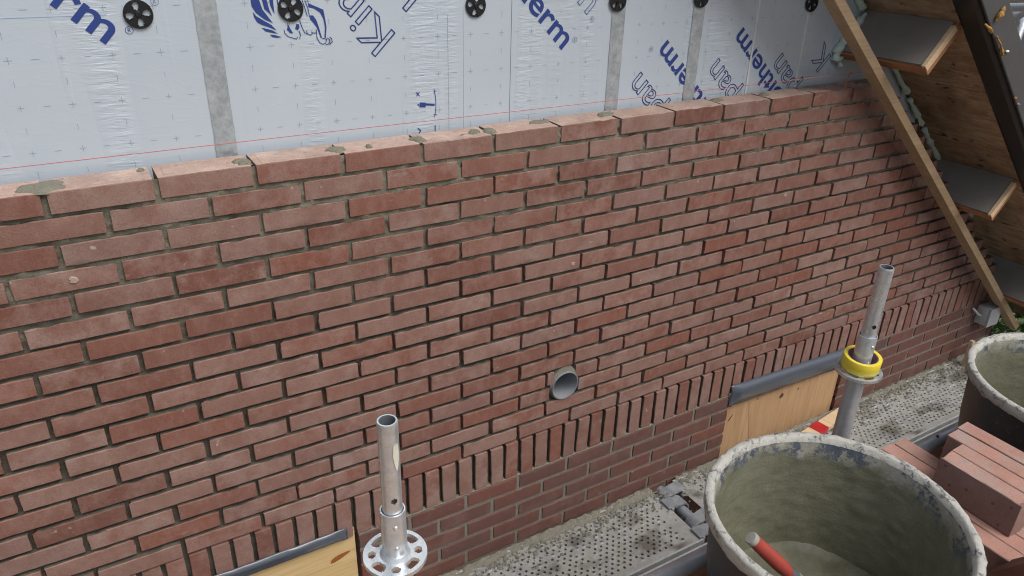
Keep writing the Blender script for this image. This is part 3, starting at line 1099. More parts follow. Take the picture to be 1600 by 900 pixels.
mb = MB()       # standing-figure pictograms of the printed grid
YI = INS_Y - 0.001
strokes(mb, [[(0.936, 0.098), (0.975, 0.093)]], 0.006, YI)
strokes(mb, [[(0.935, 0.0965), (0.946, 0.095)]], 0.013, YI - 2e-4)
strokes(mb, [[(0.976, 0.137), (0.980, 0.115), (0.981, 0.092), (0.979, 0.07), (0.975, 0.058)], [(0.975, 0.128), (0.983, 0.131)], [(0.974, 0.067), (0.983, 0.064)]], 0.0017, YI - 4e-4)
mb.build('printed_figure', M_INK, ins)
mb = MB()
strokes(mb, [[(0.923, 0.122), (0.931, 0.131)], [(0.923, 0.131), (0.931, 0.122)]], 0.0025, YI)
strokes(mb, [[(0.926, 0.097), (0.9285, 0.097)]], 0.004, YI)
strokes(mb, [[(0.977, 0.034), (0.977, -0.01)], [(0.924, 0.032), (0.932, 0.024), (0.926, 0.016)]], 0.003, YI)
mb.build('printed_axis_mark', M_INK, ins)['kind'] = 'stuff'


# insulation fixings: black plates with four slots
def slotted(name, R, r_hub, thick, slots, mat, parent, axis='Y', N=96, rings=(0.3, 0.55, 0.8)):
    """disc with openings; slots = list of (angle, half angle, r0, r1, round)"""
    rs = sorted(set([r_hub, R] + [q for s in slots for q in np.linspace(s[2], s[3], 7)]))
    vs, fs = [], []
    nr = len(rs)
    for side in (0, 1):
        for i, r in enumerate(rs):
            for k in range(N):
                t = 2 * math.pi * k / N
                vs.append((r * math.cos(t), r * math.sin(t), thick if side else 0.0))

    def is_open(i, k):
        if i < 0 or i >= nr - 1:
            return False
        rm = (rs[i] + rs[i + 1]) / 2
        t = 2 * math.pi * (k + 0.5) / N
        for a, h, q0, q1, rd in slots:
            d = abs((t - a + math.pi) % (2 * math.pi) - math.pi)
            if q0 < rm < q1:
                u = (rm - (q0 + q1) / 2) / ((q1 - q0) / 2)
                lim_ = h * math.sqrt(max(0.0, 1 - u * u)) if rd else h * (1 - 0.25 * u * u)
                if d < lim_:
                    return True
        return False
    off = nr * N
    for i in range(nr - 1):
        for k in range(N):
            k2 = (k + 1) % N
            if is_open(i, k):
                continue
            a, b, c, d = i * N + k, i * N + k2, (i + 1) * N + k2, (i + 1) * N + k
            fs.append((a, d, c, b))
            fs.append((a + off, b + off, c + off, d + off))
            if is_open(i, k2):
                fs.append((b, c, c + off, b + off))
            if is_open(i, (k - 1) % N):
                fs.append((a, a + off, d + off, d))
            if i == nr - 2 or is_open(i + 1, k):
                fs.append((d, d + off, c + off, c))
            if i == 0 or is_open(i - 1, k):
                fs.append((a, b, b + off, a + off))
    if r_hub < 0.006:
        fs.append(tuple(range(N)))
        fs.append(tuple(off + k for k in range(N)))
    if axis == 'Y':
        vs = [(a, -c, b) for a, b, c in vs]
    o = MB().add(vs, fs).build(name, mat, parent)
    return o


d0 = slotted('fixing_plate', 0.0305, 0.005, 0.0045, [(math.radians(90 * i + 8), math.radians(22), 0.0085, 0.0255, True) for i in range(4)], M_BLACK, ins, N=60)
d0.location = (0.262, INS_Y - 0.0005, 0.360)
hub = MB().lathe([(0.0005, -0.0075), (0.005, -0.0075), (0.0065, -0.006), (0.0065, 0)], 16).v
hb = MB().add([(a, c, b) for a, b, c in hub], [(i * 16 + k, i * 16 + (k + 1) % 16, (i + 1) * 16 + (k + 1) % 16, (i + 1) * 16 + k) for i in range(3) for k in range(16)]).build('fixing_hub', M_BLACK, d0, True)
rb = MB()
for k in range(8):
    t = math.radians(45 * k + 30)
    rb.box(-0.0008, 0.0008, -0.0058, -0.0044, 0.016, 0.0292)
    for q in range(len(rb.v) - 8, len(rb.v)):
        x_, y_, z_ = rb.v[q]
        rb.v[q] = (x_ * math.cos(t) - z_ * math.sin(t), y_, x_ * math.sin(t) + z_ * math.cos(t))
rbo = rb.build('fixing_rib', M_BLACK, d0)
for i, (x, z, a) in enumerate([(0.60, 0.361, 37), (1.106, 0.352, 20), (1.592, 0.350, 55), (1.932, 0.350, 10), (2.468, 0.318, 30), (0.262, 0.86, 10), (1.106, 0.86, 50)]):
    c = d0.copy()
    COL.objects.link(c)
    c.location = (x, INS_Y - (0.004 if i in (2, 3, 4) else 0.0005), z)
    c.rotation_euler = (0, math.radians(a), 0)
    for ch in (hb, rbo):
        h2 = ch.copy()
        COL.objects.link(h2)
        h2.parent = c

# ------------------------------------------------------------------ mason's line
ml = MB().tube([(-1.4, -0.004, 0.0875), (0.6, -0.004, 0.0865), (1.8, -0.004, 0.083), (2.80, -0.004, 0.083)], 0.0009, 6).build('mason_line', M_RED)
tag(ml, 'thin red mason line stretched just above the top brick course', 'string')
pin = thing('line_pin', 'small orange line pin standing on the last brick of the top course', 'line pin', (2.60, 0.012, TOPZ))
MB().tube([(0, 0, 0), (0.002, 0, 0.03), (0.004, -0.004, 0.055)], [0.0035, 0.003, 0.0025], 8).build('pin', M_ORANGE, pin, True)
MB().tube([(0.003, -0.016, 0.058), (0.003, -0.004, 0.058)], 0.003, 8).build('clip', M_ORANGE, pin, True)

# ------------------------------------------------------------------ drain pipe through the wall
pp = thing('wall_pipe', 'round grey plastic pipe end set in the brick wall', 'pipe', (PIPE[0], 0, PIPE[1]))
prof = [(0.0548, 0.70), (0.0548, -0.004), (0.0543, -0.0055), (0.0518, -0.0055), (0.0513, -0.004), (0.0513, 0.70)]
q = MB().lathe(prof, 48)
MB().add([(a, c, b) for a, b, c in q.v], q.f).build('sleeve', M_PVC, pp, True)
MB().add([(0.053 * math.cos(2 * math.pi * k / 32), 0.69, 0.053 * math.sin(2 * math.pi * k / 32)) for k in range(32)], [tuple(range(32))]).build('inner_cap', M_PVC, pp)

# ------------------------------------------------------------------ plywood panels in the window openings
pl = MB().box(-1.45, 0.602, 0.010, 0.028, -1.74, -1.215).build('plywood_panel', M_PLYPALE)
tag(pl, 'pale yellow plywood panel with an orange knot beside the front scaffold pole', 'plywood')
pl2 = thing('plywood_panel', 'tan plywood panel with small knots in the opening behind the mortar tub', 'plywood', (2.27, 0.010, -1.74))
MB().box(0.004, 0.152, 0, 0.018, 0, 0.455).build('board', M_PLYTAN, pl2)
MB().box(0.1545, 0.757, 0.001, 0.018, 0, 0.455).build('board', M_PLYTAN, pl2)
# the split between the boards leans, as in the photo
for o_, s_ in ((pl2.children[0], 1), (pl2.children[1], 1)):
    for v in o_.data.vertices:
        if 0.10 < v.co.x < 0.2:
            v.co.x += (0.455 - v.co.z) * 0.22 - 0.02
M_KNOT = flat('dark_knot', (0.11, 0.05, 0.03), 0.8, 0, 0.4, 120)
M_OKNOT = flat('orange_knot', (0.40, 0.13, 0.03), 0.7, 0, 0.5, 120)


def knot(x, z, a, b, rot, mat, par, y):
    vs = []
    for k in range(20):
        t = 2 * math.pi * k / 20
        r = 1 + 0.12 * math.sin(3 * t + x * 50)
        u, v = a * r * math.cos(t), b * r * math.sin(t)
        vs.append((x + u * math.cos(rot) - v * math.sin(rot), y, z + u * math.sin(rot) + v * math.cos(rot)))
    return obj('knot', vs, [tuple(range(20))], mat, par)


for (x, z, a, b, r) in ((0.028, 0.432, 0.009, 0.006, 0.2), (0.04, 0.362, 0.02, 0.004, 0.9), (0.36, 0.375, 0.014, 0.011, 0.8), (0.47, 0.378, 0.006, 0.004, 1.2), (0.33, 0.44, 0.006, 0.005, 0), (0.20, 0.41, 0.004, 0.004, 0)):
    knot(x, z, a, b, r, M_KNOT, pl2, -0.0006)
pl_k = knot(0.545, -1.315, 0.035, 0.010, 0.30, M_OKNOT, pl, 0.0092)


def flashing(name, x0, x1, zt0, zt1, drop, bulge, label, seed):
    nxx, nv = int((x1 - x0) / 0.012), 14
    vs, fs = [], []
    for i in range(nxx + 1):
        x = x0 + (x1 - x0) * i / nxx
        zt = zt0 + (zt1 - zt0) * i / nxx + 0.003 * nz(x * 9, seed, 0)
        for j in range(nv + 1):
            t = j / nv
            ef = min(1.0, (x - x0) / 0.05, (x1 - x) / 0.05)
            y = -0.0045 - bulge * (0.25 + 0.75 * ef) * math.sin(math.pi * min(1, t * 1.05)) ** 0.8 * (0.95 + 0.15 * nz(x * 2.5, t * 2, seed)) - 0.0018 * math.sin(t * 8 + 2.0 * nz(x * 2.2, seed, 2)) * bulge / 0.012
            z = zt - drop * t + 0.002 * nz(x * 25, t * 3, seed + 3)
            vs.append((x, y, z))
    n = nv + 1
    for i in range(nxx):
        for j in range(nv):
            fs.append((i * n + j, i * n + j + 1, (i + 1) * n + j + 1, (i + 1) * n + j))
    o = obj(name, vs, fs, M_FLASH, None, True)
    o.modifiers.new('thickness', 'SOLIDIFY').thickness = 0.002
    return tag(o, label, 'flashing')


flashing('flashing_sheet', -1.4, 0.575, -1.182, -1.188, 0.046, 0.010, 'dark grey flashing strip above the pale yellow plywood panel', 2.0)
flashing('flashing_sheet', 2.262, 3.01, -1.186, -1.209, 0.106, 0.023, 'glossy grey flashing strip above the tan plywood panel', 5.0)

# ------------------------------------------------------------------ roof overhang
roof = thing('roof_overhang', 'underside of sloping roof overhang with brown sheathing and timber blocks', 'roof')


def sbox(name, s0, s1, y0, y1, n0, n1, mat, parent, bev=0.002, jit=0.0):
    mb = MB().box(s0, s1, y0, y1, n0, n1, bev=bev)
    mb.v = [tuple(roof_pt(a, b, c)) for a, b, c in mb.v]
    return mb.build(name, mat, parent)


sheath_joints = [-4.2, -2.05, -0.83, 0.39, 1.61, 2.75]
for a, b in zip(sheath_joints[:-1], sheath_joints[1:]):
    sbox('sheathing_panel', a + 0.0015, b - 0.0015, -0.243, 0.60, 0.0, 0.018, M_SHEATH, roof, 0.001)
sbox('roof_covering', -4.25, 2.82, -0.322, 0.62, 0.02, 0.112, M_ROOF, roof, 0.004)
for s0 in (-2.05, -1.02, -0.012, 1.01, 1.94):
    blk = sbox('support_block', s0, s0 + 0.036, -0.240, 0.128, -0.195, -0.001, M_ORANGE, roof)
    sbox('facing_board', s0 - 0.009, s0 - 0.0005, -0.226, 0.128, -0.187, -0.002, M_CEMENT, blk, 0.001)
    sbox('end_strip', s0 - 0.012, s0 + 0.014, -0.243, -0.2275, -0.193, -0.02, M_PALEWOOD, blk, 0.001)
bar = sbox('barge_board', -4.25, 2.82, -0.332, -0.246, -0.006, 0.108, M_RUBBER, roof, 0.014)
sbox('barge_face', -4.25, 2.82, -0.343, -0.333, 0.006, 0.110, M_BARGE, bar, 0.004)


def foam_run(pts, r, name, mat, parent, seed, amp=0.45, n=12, sub=12):
    P = [Vector(p) for p in pts]
    Q, rr = [], []
    for i in range(len(P) - 1):
        for k in range(sub):
            Q.append(P[i].lerp(P[i + 1], k / sub))
    Q.append(P[-1])
    vs, fs = [], []
    for i, p in enumerate(Q):
        d = (Q[min(i + 1, len(Q) - 1)] - Q[max(i - 1, 0)]).normalized()
        a = d.cross(Vector((0, 1, 0.1))).normalized()
        b = d.cross(a)
        base = r * (0.72 + amp * 1.3 * nz(p.x * 32 + seed, p.z * 32, 1) + 0.25 * nz(p.x * 90, p.z * 90, seed)) * (0.45 if i in (0, len(Q) - 1) else 1)
        for k in range(n):
            t = 2 * math.pi * k / n
            q = base * (1 + 0.55 * nz(math.cos(t) * 1.4 + seed, math.sin(t) * 1.4, p.x * 60 + p.z * 60))
            vs.append(p + (a * math.cos(t) + b * math.sin(t)) * q)
    for i in range(len(Q) - 1):
        for k in range(n):
            fs.append((i * n + k, i * n + (k + 1) % n, (i + 1) * n + (k + 1) % n, (i + 1) * n + k))
    fs += [tuple(range(n)), tuple(range((len(Q) - 1) * n + n - 1, (len(Q) - 1) * n - 1, -1))]
    return MB().add(vs, fs).build(name, mat, parent, True, angle=70)


foam_run([roof_pt(-0.42, 0.125, -0.012), roof_pt(-0.2, 0.12, -0.018), roof_pt(-0.045, 0.115, -0.018)], 0.019, 'expanding_foam', M_FOAM, roof, 1)
foam_run([roof_pt(-0.028, 0.11, -0.02), roof_pt(-0.02, 0.118, -0.09), roof_pt(-0.022, 0.118, -0.19), roof_pt(0.0, 0.118, -0.225)], 0.019, 'expanding_foam', M_FOAM, roof, 4)
foam_run([roof_pt(0.0, 0.11, -0.205), roof_pt(0.04, 0.11, -0.22)], 0.02, 'expanding_foam', M_FOAM, roof, 9)
for i, (a, b) in enumerate(((0.13, 0.37), (0.35, 0.48), (0.52, 0.72), (0.74, 0.99))):
    foam_run([roof_pt(a, 0.112, -0.012), roof_pt(a * 0.7 + b * 0.3, 0.105, -0.020), roof_pt(a * 0.3 + b * 0.7, 0.108, -0.014), roof_pt(b, 0.105, -0.018)], 0.0145, 'expanding_foam', M_FOAM, roof, 20 + i * 3)
foam_run([roof_pt(1.07, 0.06, -0.03), roof_pt(1.3, 0.06, -0.025), roof_pt(1.5, 0.07, -0.02)], 0.012, 'expanding_foam', M_FOAM, roof, 41)
# yellowed foam and mortar lumps stuck on the barge
foam_run([roof_pt(-0.02, -0.35, 0.078), roof_pt(-0.016, -0.352, 0.05), roof_pt(-0.012, -0.35, 0.022)], 0.011, 'foam_lump', M_YFOAM, bar, 3, amp=0.8, sub=10)
foam_run([roof_pt(-0.04, -0.342, -0.012), roof_pt(-0.01, -0.345, -0.004), roof_pt(0.022, -0.345, 0.002)], 0.006, 'foam_lump', M_YFOAM, bar, 8, amp=0.9, sub=10)
foam_run([roof_pt(0.05, -0.347, 0.012), roof_pt(0.10, -0.35, 0.014), roof_pt(0.15, -0.347, 0.008)], 0.007, 'foam_lump', M_YFOAM, bar, 12, amp=0.9, sub=10)
foam_run([roof_pt(0.385, -0.345, 0.004), roof_pt(0.40, -0.347, 0.008)], 0.007, 'foam_lump', M_YFOAM, bar, 17, sub=3)
foam_run([roof_pt(0.43, -0.345, 0.010), roof_pt(0.445, -0.346, 0.014)], 0.005, 'foam_lump', M_CREAM, bar, 21, sub=3)
foam_run([roof_pt(0.155, -0.345, 0.03), roof_pt(0.17, -0.346, 0.042)], 0.004, 'foam_lump', M_CREAM, bar, 25, sub=3)

# guide batten fixed below the blocks, parallel with the roof
b_top, b_bot = Vector((2.322, -0.078, 0.351)), Vector((4.412, -0.078, -1.425))
b_dir = (b_bot - b_top).normalized()
b_up = Vector((0, 1, 0)).cross(b_dir)
b_len = (b_bot - b_top).length
mb = MB().box(-0.7, b_len, -0.026, 0.026, -0.017, 0.017, bev=0.002)
mb.v = [tuple(b_top + b_dir * a + Vector((0, 1, 0)) * b + b_up * c) for a, b, c in mb.v]
bt = mb.build('guide_batten', M_BATTEN)
tag(bt, 'long sawn timber batten running diagonally down in front of the brick wall', 'batten')

# ------------------------------------------------------------------ junction box at the wall corner
jb = thing('junction_box', 'pale grey electrical box on the old brick wall near its right corner', 'junction box', (4.16, LY, -1.305))
MB().box(-0.045, 0.055, -0.062, 0.0, -0.052, 0.052, bev=0.004).build('case', M_BOX, jb, True)
MB().box(-0.047, 0.057, -0.074, -0.0625, -0.054, 0.054, bev=0.003).build('lid', M_BOX, jb, True)
MB().tube([(-0.047, -0.03, 0.0), (-0.075, -0.028, 0.012), (-0.1, -0.01, 0.04), (-0.11, -0.005, 0.05)], 0.006, 8).build('cable', M_BOX, jb, True)
st = MB().box(4.02, 4.042, -0.08, -0.06, DECK_Z, -1.42, bev=0.003).build('timber_stub', M_PALEWOOD)
tag(st, 'short pale timber stub standing below the grey junction box', 'timber')


# ------------------------------------------------------------------ scaffold
def standard(name, x, y, label, splash, hole_a):
    t = thing(name, label, 'scaffold pole', (x, y, GROUND_Z), (0, 0, random.uniform(0, 6.28)), 'scaffold poles in front of the wall')
    t.rotation_euler = (0, 0, math.radians(25 if splash else 70))
    h = lambda z: z - GROUND_Z
    ros = -0.541
    N = 36
    MB().lathe([(0.0242, h(GROUND_Z)), (0.0242, h(ros) + 0.02), (0.0205, h(ros) + 0.02), (0.0205, 0)], N).build('tube', M_GALVDULL, t, True)
    # collar above the rosette, slightly wider, open rim
    MB().lathe([(0.0243, h(ros) + 0.005), (0.0262, h(ros) + 0.010), (0.0245, h(ros) + 0.02), (0.0244, h(-0.428)), (0.0238, h(-0.4255)), (0.0212, h(-0.4255)), (0.0208, h(-0.43)), (0.0208, h(ros) + 0.02)], N).build('collar', M_GALV, t, True)
    # spigot with a real bore and a bolt hole
    zt, zb = h(-0.222), h(-0.47)
    nzs, nt = 100, 96
    vs, fs = [], []
    hz, ht = h(-0.392), math.radians(hole_a) - t.rotation_euler.z
    prof = [(0.0192, zb + (zt - 0.004 - zb) * i / nzs) for i in range(nzs + 1)] + [(0.0180, zt), (0.0150, zt), (0.0135, zt - 0.006), (0.0135, zb)]
    m = MB().lathe(prof, nt)
    keepf, keepm = [], []
    for f in m.f:
        c = [sum(m.v[i][q] for i in f) / 4 for q in range(3)]
        r = math.hypot(c[0], c[1])
        da = (math.atan2(c[1], c[0]) - ht + math.pi) % (2 * math.pi) - math.pi
        if r > 0.0187 and math.hypot(da * 0.0192, c[2] - hz) < 0.0062:
            continue
        keepf.append(f)
        keepm.append(1 if r < 0.0143 else 0)  # bore faces get the dark material, their shade put into the colour
    m.f, m.m = keepf, keepm
    m.build('spigot', [M_GALV, M_FERRULE], t, True)
    if splash:
        vs, fs = [], []
        for k in range(16):
            tt = 2 * math.pi * k / 16
            a = math.radians(-72) - t.rotation_euler.z + 0.32 * math.cos(tt)
            z = h(-0.288) + (0.030 + 0.006 * math.sin(3 * tt)) * math.sin(tt)
            vs.append((0.0207 * math.cos(a), 0.0207 * math.sin(a), z))
        obj('paint_splash', vs, [tuple(range(16))], M_CREAM, t)
    for zz in (ros + 0.036, ros + 0.088):
        for a in (-100, 80):
            aa = math.radians(a) - t.rotation_euler.z
            c = Vector((math.cos(aa) * 0.0245, math.sin(aa) * 0.0245, h(zz)))
            dm = MB().lathe([(0.0003, 0.0028), (0.003, 0.0022), (0.005, 0.0)], 12)
            q = Vector((math.cos(aa), math.sin(aa), 0)).to_track_quat('Z', 'Y').to_matrix()
            MB().add([tuple(q @ Vector(p) + c) for p in dm.v], dm.f).build('rivet', M_GALV, t, True)
    slots = []
    for i in range(4):
        slots.append((math.radians(90 * i), math.radians(19), 0.0355, 0.054, False))
        slots.append((math.radians(90 * i + 45), math.radians(12), 0.037, 0.0525, True))
    for zz in (ros - 0.005, ros - 0.505, ros - 1.005):
        r_ = slotted('rosette', 0.062, 0.0244, 0.009, slots, M_GALV, t, 'Z', 120)
        r_.location = (0, 0, h(zz))
    MB().lathe([(0.0244, h(ros) + 0.003), (0.030, h(ros) + 0.0042), (0.0255, h(ros) + 0.012)], N).build('weld_bead', M_GALV, t, True)
    return t


standard('scaffold_standard', 0.456, -0.775, 'galvanised scaffold pole with bare slotted rosette, nearest to the camera', True, -97)
standard('scaffold_standard', 1.843, -0.775, 'galvanised scaffold pole carrying a yellow tape roll behind the mortar tub', False, -122)

tr = thing('tape_roll', 'bright yellow roll of tape slipped over the far scaffold pole', 'tape roll', (1.843, -0.775, -0.5285), (math.radians(3), math.radians(-4), 0.4))
MB().lathe([(0.0402, 0.0), (0.0495, 0.0), (0.0502, 0.001), (0.0502, 0.037), (0.0495, 0.038), (0.0405, 0.0375), (0.0402, 0.0)], 64).build('roll', M_YELLOW, tr, True)
MB().lathe([(0.0401, 0.0005), (0.0401, 0.037), (0.0380, 0.037), (0.0380, 0.0005), (0.0401, 0.0005)], 48).build('core', M_CORE, tr, True)
lg = thing('scaffold_ledger', 'horizontal galvanised ledger tube behind the mortar tubs', 'scaffold tube', (0, -0.772, -1.004))
MB().tube([(0.50, 0, 0), (1.80, 0, 0)], 0.0242, 24).build('tube', M_GALVMATT, lg, True)
MB().box(1.795, 1.835, -0.018, 0.018, -0.03, 0.03, bev=0.006).build('ledger_head', M_CLAW, lg, True)
MB().box(0.465, 0.505, -0.018, 0.018, -0.03, 0.03, bev=0.006).build('ledger_head', M_CLAW, lg, True)
lg2 = thing('scaffold_ledger', 'horizontal galvanised ledger tube leading to the far mortar tub', 'scaffold tube', (0, -0.772, -1.004))
MB().tube([(1.89, 0, 0), (4.35, 0, 0)], 0.0242, 24).build('tube', M_GALVMATT, lg2, True)
MB().box(1.855, 1.895, -0.018, 0.018, -0.03, 0.03, bev=0.006).build('ledger_head', M_CLAW, lg2, True)
for xx in (2.28, 2.41):
    MB().tube([(xx, -0.004, 0.0238), (xx, -0.006, 0.0262)], 0.0055, 10).build('bolt', M_FERRULE, lg2, True)


def deck(x0, x1, y0, y1, label, dirty, seed):
    t = thing('scaffold_deck', label, 'scaffold deck', (x0, y0, DECK_Z), (0, 0, 0), 'steel decks along the wall')
    L, W = x1 - x0, y1 - y0
    px, py, r = 0.0285, 0.0180, 0.0058
    m0x, m0y = 0.055, 0.030
    ny = int((W - 2 * m0y) / py)
    nxx = int((L - 2 * m0x) / px)
    m0y = (W - ny * py) / 2
    m0x = (L - nxx * px) / 2
    mb = MB()
    rr = random.Random(seed)
    for j in range(ny):
        ya, yb_ = m0y + j * py, m0y + (j + 1) * py
        sh = px / 2 if j % 2 else 0
        n = nxx - (1 if j % 2 else 0)
        if sh:
            mb.add([(m0x, ya, 0), (m0x + sh, ya, 0), (m0x + sh, yb_, 0), (m0x, yb_, 0)], [(0, 1, 2, 3)])
            mb.add([(m0x + sh + n * px, ya, 0), (m0x + nxx * px, ya, 0), (m0x + nxx * px, yb_, 0), (m0x + sh + n * px, yb_, 0)], [(0, 1, 2, 3)])
        for i in range(n):
            xa, xb = m0x + sh + i * px, m0x + sh + (i + 1) * px
            cx, cy = (xa + xb) / 2, (ya + yb_) / 2
            raised = (i * 3 + j * 2) % 7 in (0, 3)
            clog = rr.random() < dirty * (0.25 + 1.4 * max(0, (cy / W - 0.62)))
            rad = r * (0.9 if raised else 1.0)
            zc = 0.0032 if raised else 0.0
            sq = [(xb, cy), (xb, yb_), (cx, yb_), (xa, yb_), (xa, cy), (xa, ya), (cx, ya), (xb, ya)]
            if clog:
                mb.add([(xa, ya, 0), (xb, ya, 0), (xb, yb_, 0), (xa, yb_, 0)], [(0, 1, 2, 3)])
                continue
            vs = [(a, b, 0) for a, b in sq]
            if raised:
                vs += [(cx + rad * 1.55 * math.cos(k * math.pi / 4), cy + rad * 1.55 * math.sin(k * math.pi / 4), 0.0004) for k in range(8)]
            base = len(vs) - 8
            vs += [(cx + rad * math.cos(k * math.pi / 4), cy + rad * math.sin(k * math.pi / 4), zc) for k in range(8)]
            vs += [(cx + rad * math.cos(k * math.pi / 4), cy + rad * math.sin(k * math.pi / 4), -0.006) for k in range(8)]
            nl = len(vs) // 8
            fs = [(l * 8 + k, l * 8 + (k + 1) % 8, (l + 1) * 8 + (k + 1) % 8, (l + 1) * 8 + k) for l in range(nl - 1) for k in range(8)]
            mb.add(vs, fs)
    # solid margins
    X0, X1, Y0, Y1 = m0x, m0x + nxx * px, m0y, m0y + ny * py
    for a, b, c, d in ((0, L, 0, Y0), (0, L, Y1, W), (0, X0, Y0, Y1), (X1, L, Y0, Y1)):
        mb.add([(a, c, 0), (b, c, 0), (b, d, 0), (a, d, 0)], [(0, 1, 2, 3)])
    mb.build('perforated_plate', M_DECK, t)
    MB().box(0, L, -0.002, 0.006, -0.065, 0.006, bev=0.001).build('edge_rail', M_GALVMATT, t)
    MB().box(0, L, W - 0.006, W + 0.002, -0.065, 0.006, bev=0.001).build('edge_rail', M_GALVMATT, t)
    for xx in (0.0, L):
        sgn = -1 if xx == 0 else 1
        for yy in ((0.035, 0.215) if sgn > 0 else (0.100, 0.275)):
            # cast claw: flat tongue out of the deck end, then hooked over the transom tube
            arc = [(-0.012, 0.004), (0.020, 0.004)]
            for k in range(9):
                a = math.radians(110 - k * 22)
                arc.append((0.062 + 0.031 * math.cos(a), -0.033 + 0.031 * math.sin(a)))
            mbc = MB()
            vs = []
            for (a, b) in arc:
                vs.append((a, b))
            n_ = len(vs)
            out = []
            for k, (a, b) in enumerate(vs):
                p, q_ = vs[max(0, k - 1)], vs[min(n_ - 1, k + 1)]
                d = Vector((q_[0] - p[0], q_[1] - p[1])).normalized()
                out.append((a - d.y * 0.008, b + d.x * 0.008))
            V = []
            for q in (yy - 0.027, yy + 0.027):
                V += [(xx + sgn * a, q, b) for a, b in vs] + [(xx + sgn * a, q, b) for a, b in out]
            o2 = 2 * n_
            Fc = []
            for k in range(n_ - 1):
                Fc += [(k, k + 1, n_ + k + 1, n_ + k), (o2 + k, o2 + n_ + k, o2 + n_ + k + 1, o2 + k + 1),
                       (n_ + k, n_ + k + 1, o2 + n_ + k + 1, o2 + n_ + k), (k, o2 + k, o2 + k + 1, k + 1)]
            Fc += [(0, n_, o2 + n_, o2), (n_ - 1, o2 + n_ - 1, o2 + 2 * n_ - 1, 2 * n_ - 1)]
            mbc.add(V, Fc)
            mbc.box(xx + sgn * 0.004 - 0.006, xx + sgn * 0.004 + 0.006, yy - 0.034, yy + 0.034, -0.03, 0.010, bev=0.002)
            mbc.build('claw', M_CLAW, t, True, angle=35)
    return t


deck(0.50, 1.868, -0.335, -0.018, 'perforated steel deck with mortar droppings below the front window panel end', 0.5, 1)
deck(1.985, 4.50, -0.335, -0.018, 'long perforated steel deck between tan plywood panel and far tub', 0.7, 2)
deck(0.50, 1.868, -0.672, -0.355, 'outer perforated steel deck beside the ledger tube near the front tub', 0.2, 3)
deck(1.985, 4.50, -0.672, -0.355, 'outer perforated steel deck partly hidden under the far ledger tube', 0.2, 4)
tb = MB().tube([(1.930, -0.80, -1.614), (1.930, -0.006, -1.614)], 0.0242, 24).build('scaffold_transom', M_CLAW, None, True)
tag(tb, 'blue grey transom tube carrying the claws of two steel decks', 'scaffold tube')

# raised material deck of planks
md = thing('material_deck', 'raised timber plank deck carrying the tubs and the brick stack', 'scaffold deck', (0, 0, MDECK_Z))
for i in range(6):
    y1 = -0.735 - i * 0.232
    MB().box(-0.9 + random.uniform(-0.02, 0.02), 4.4, y1 - 0.228, y1, -0.045, -random.uniform(0.0, 0.002), bev=0.003).build('plank', M_PLANK, md)


# mortar crumbs and dust along the wall
def crumbs(name, n, fn, smin, smax, seed):
    rr = random.Random(seed)
    base = [Vector(p) for p in ((1, 0, 0), (-1, 0, 0), (0, 1, 0), (0, -1, 0), (0, 0, 1), (0, 0, -0.6))]
    tri = [(0, 2, 4), (2, 1, 4), (1, 3, 4), (3, 0, 4), (2, 0, 5), (1, 2, 5), (3, 1, 5), (0, 3, 5)]
    mb = MB()
    for i in range(n):
        x, y, z = fn(rr)
        s = smin + (smax - smin) * rr.random() ** 4
        q = Matrix.Rotation(rr.uniform(0, 6.28), 3, 'Z')
        sq = Vector((rr.uniform(0.7, 1.5), rr.uniform(0.7, 1.3), rr.uniform(0.35, 0.8)))
        vs = []
        for b in base:
            p = q @ Vector((b.x * sq.x, b.y * sq.y, b.z * sq.z)) * s * rr.uniform(0.75, 1.2)
            vs.append((x + p.x, y + p.y, z + p.z + s * 0.25))
        mb.add(vs, tri)
    o = mb.build(name, M_POINT)
    return o


def near_wall(rr):
    x = rr.uniform(0.5, 4.3)
    return x, -0.02 - abs(rr.gauss(0, 0.045)) - 0.03 * max(0, nz(x * 4, 1, 1)), DECK_Z + 0.001


c1 = crumbs('mortar_crumbs', 3600, near_wall, 0.0015, 0.011, 5)
tag(c1, 'grey mortar crumbs fallen along the foot of the wall', 'mortar crumbs', None, 'stuff')
c2 = crumbs('scattered_crumbs', 700, lambda rr: (rr.uniform(0.5, 4.3), rr.uniform(-0.33, -0.03), DECK_Z + 0.001), 0.001, 0.006, 6)
tag(c2, 'fine mortar crumbs scattered over the steel decks', 'mortar crumbs', None, 'stuff')


def slump(name, x0, x1, label, seed, wid=0.045):
    """bank of dropped mortar against the foot of the wall"""
    nxx, nyy = int((x1 - x0) / 0.005), 22
    vs, fs = [], []
    for i in range(nxx + 1):
        x = x0 + (x1 - x0) * i / nxx
        wd = wid * (0.55 + 0.6 * abs(nz(x * 3.1, seed, 0)) + 0.35 * nz(x * 14, seed, 3))
        hh = 0.010 * (0.6 + 0.8 * nz(x * 6, seed, 6))
        for j in range(nyy + 1):
            t = j / nyy
            y = -0.010 - wd * t
            z = DECK_Z + 0.0065 + max(-0.004, hh * (1 - t) ** 0.8 + 0.009 * nz(x * 38, y * 38, seed) * (1 - t * 0.4) + 0.006 * nz(x * 95, y * 95, seed)) - 0.010 * t ** 3
            vs.append((x, y, z))
    n = nyy + 1
    for i in range(nxx):
        for j in range(nyy):
            fs.append((i * n + j, i * n + j + 1, (i + 1) * n + j + 1, (i + 1) * n + j))
    o = obj(name, vs, fs, M_POINT, None, True)
    return tag(o, label, 'mortar', None, 'stuff')


slump('dropped_mortar', 0.52, 1.862, 'bank of dropped mortar along the wall on the front deck', 2.2)
slump('dropped_mortar', 2.0, 4.3, 'bank of dropped mortar along the wall on the far deck', 6.1, 0.035)

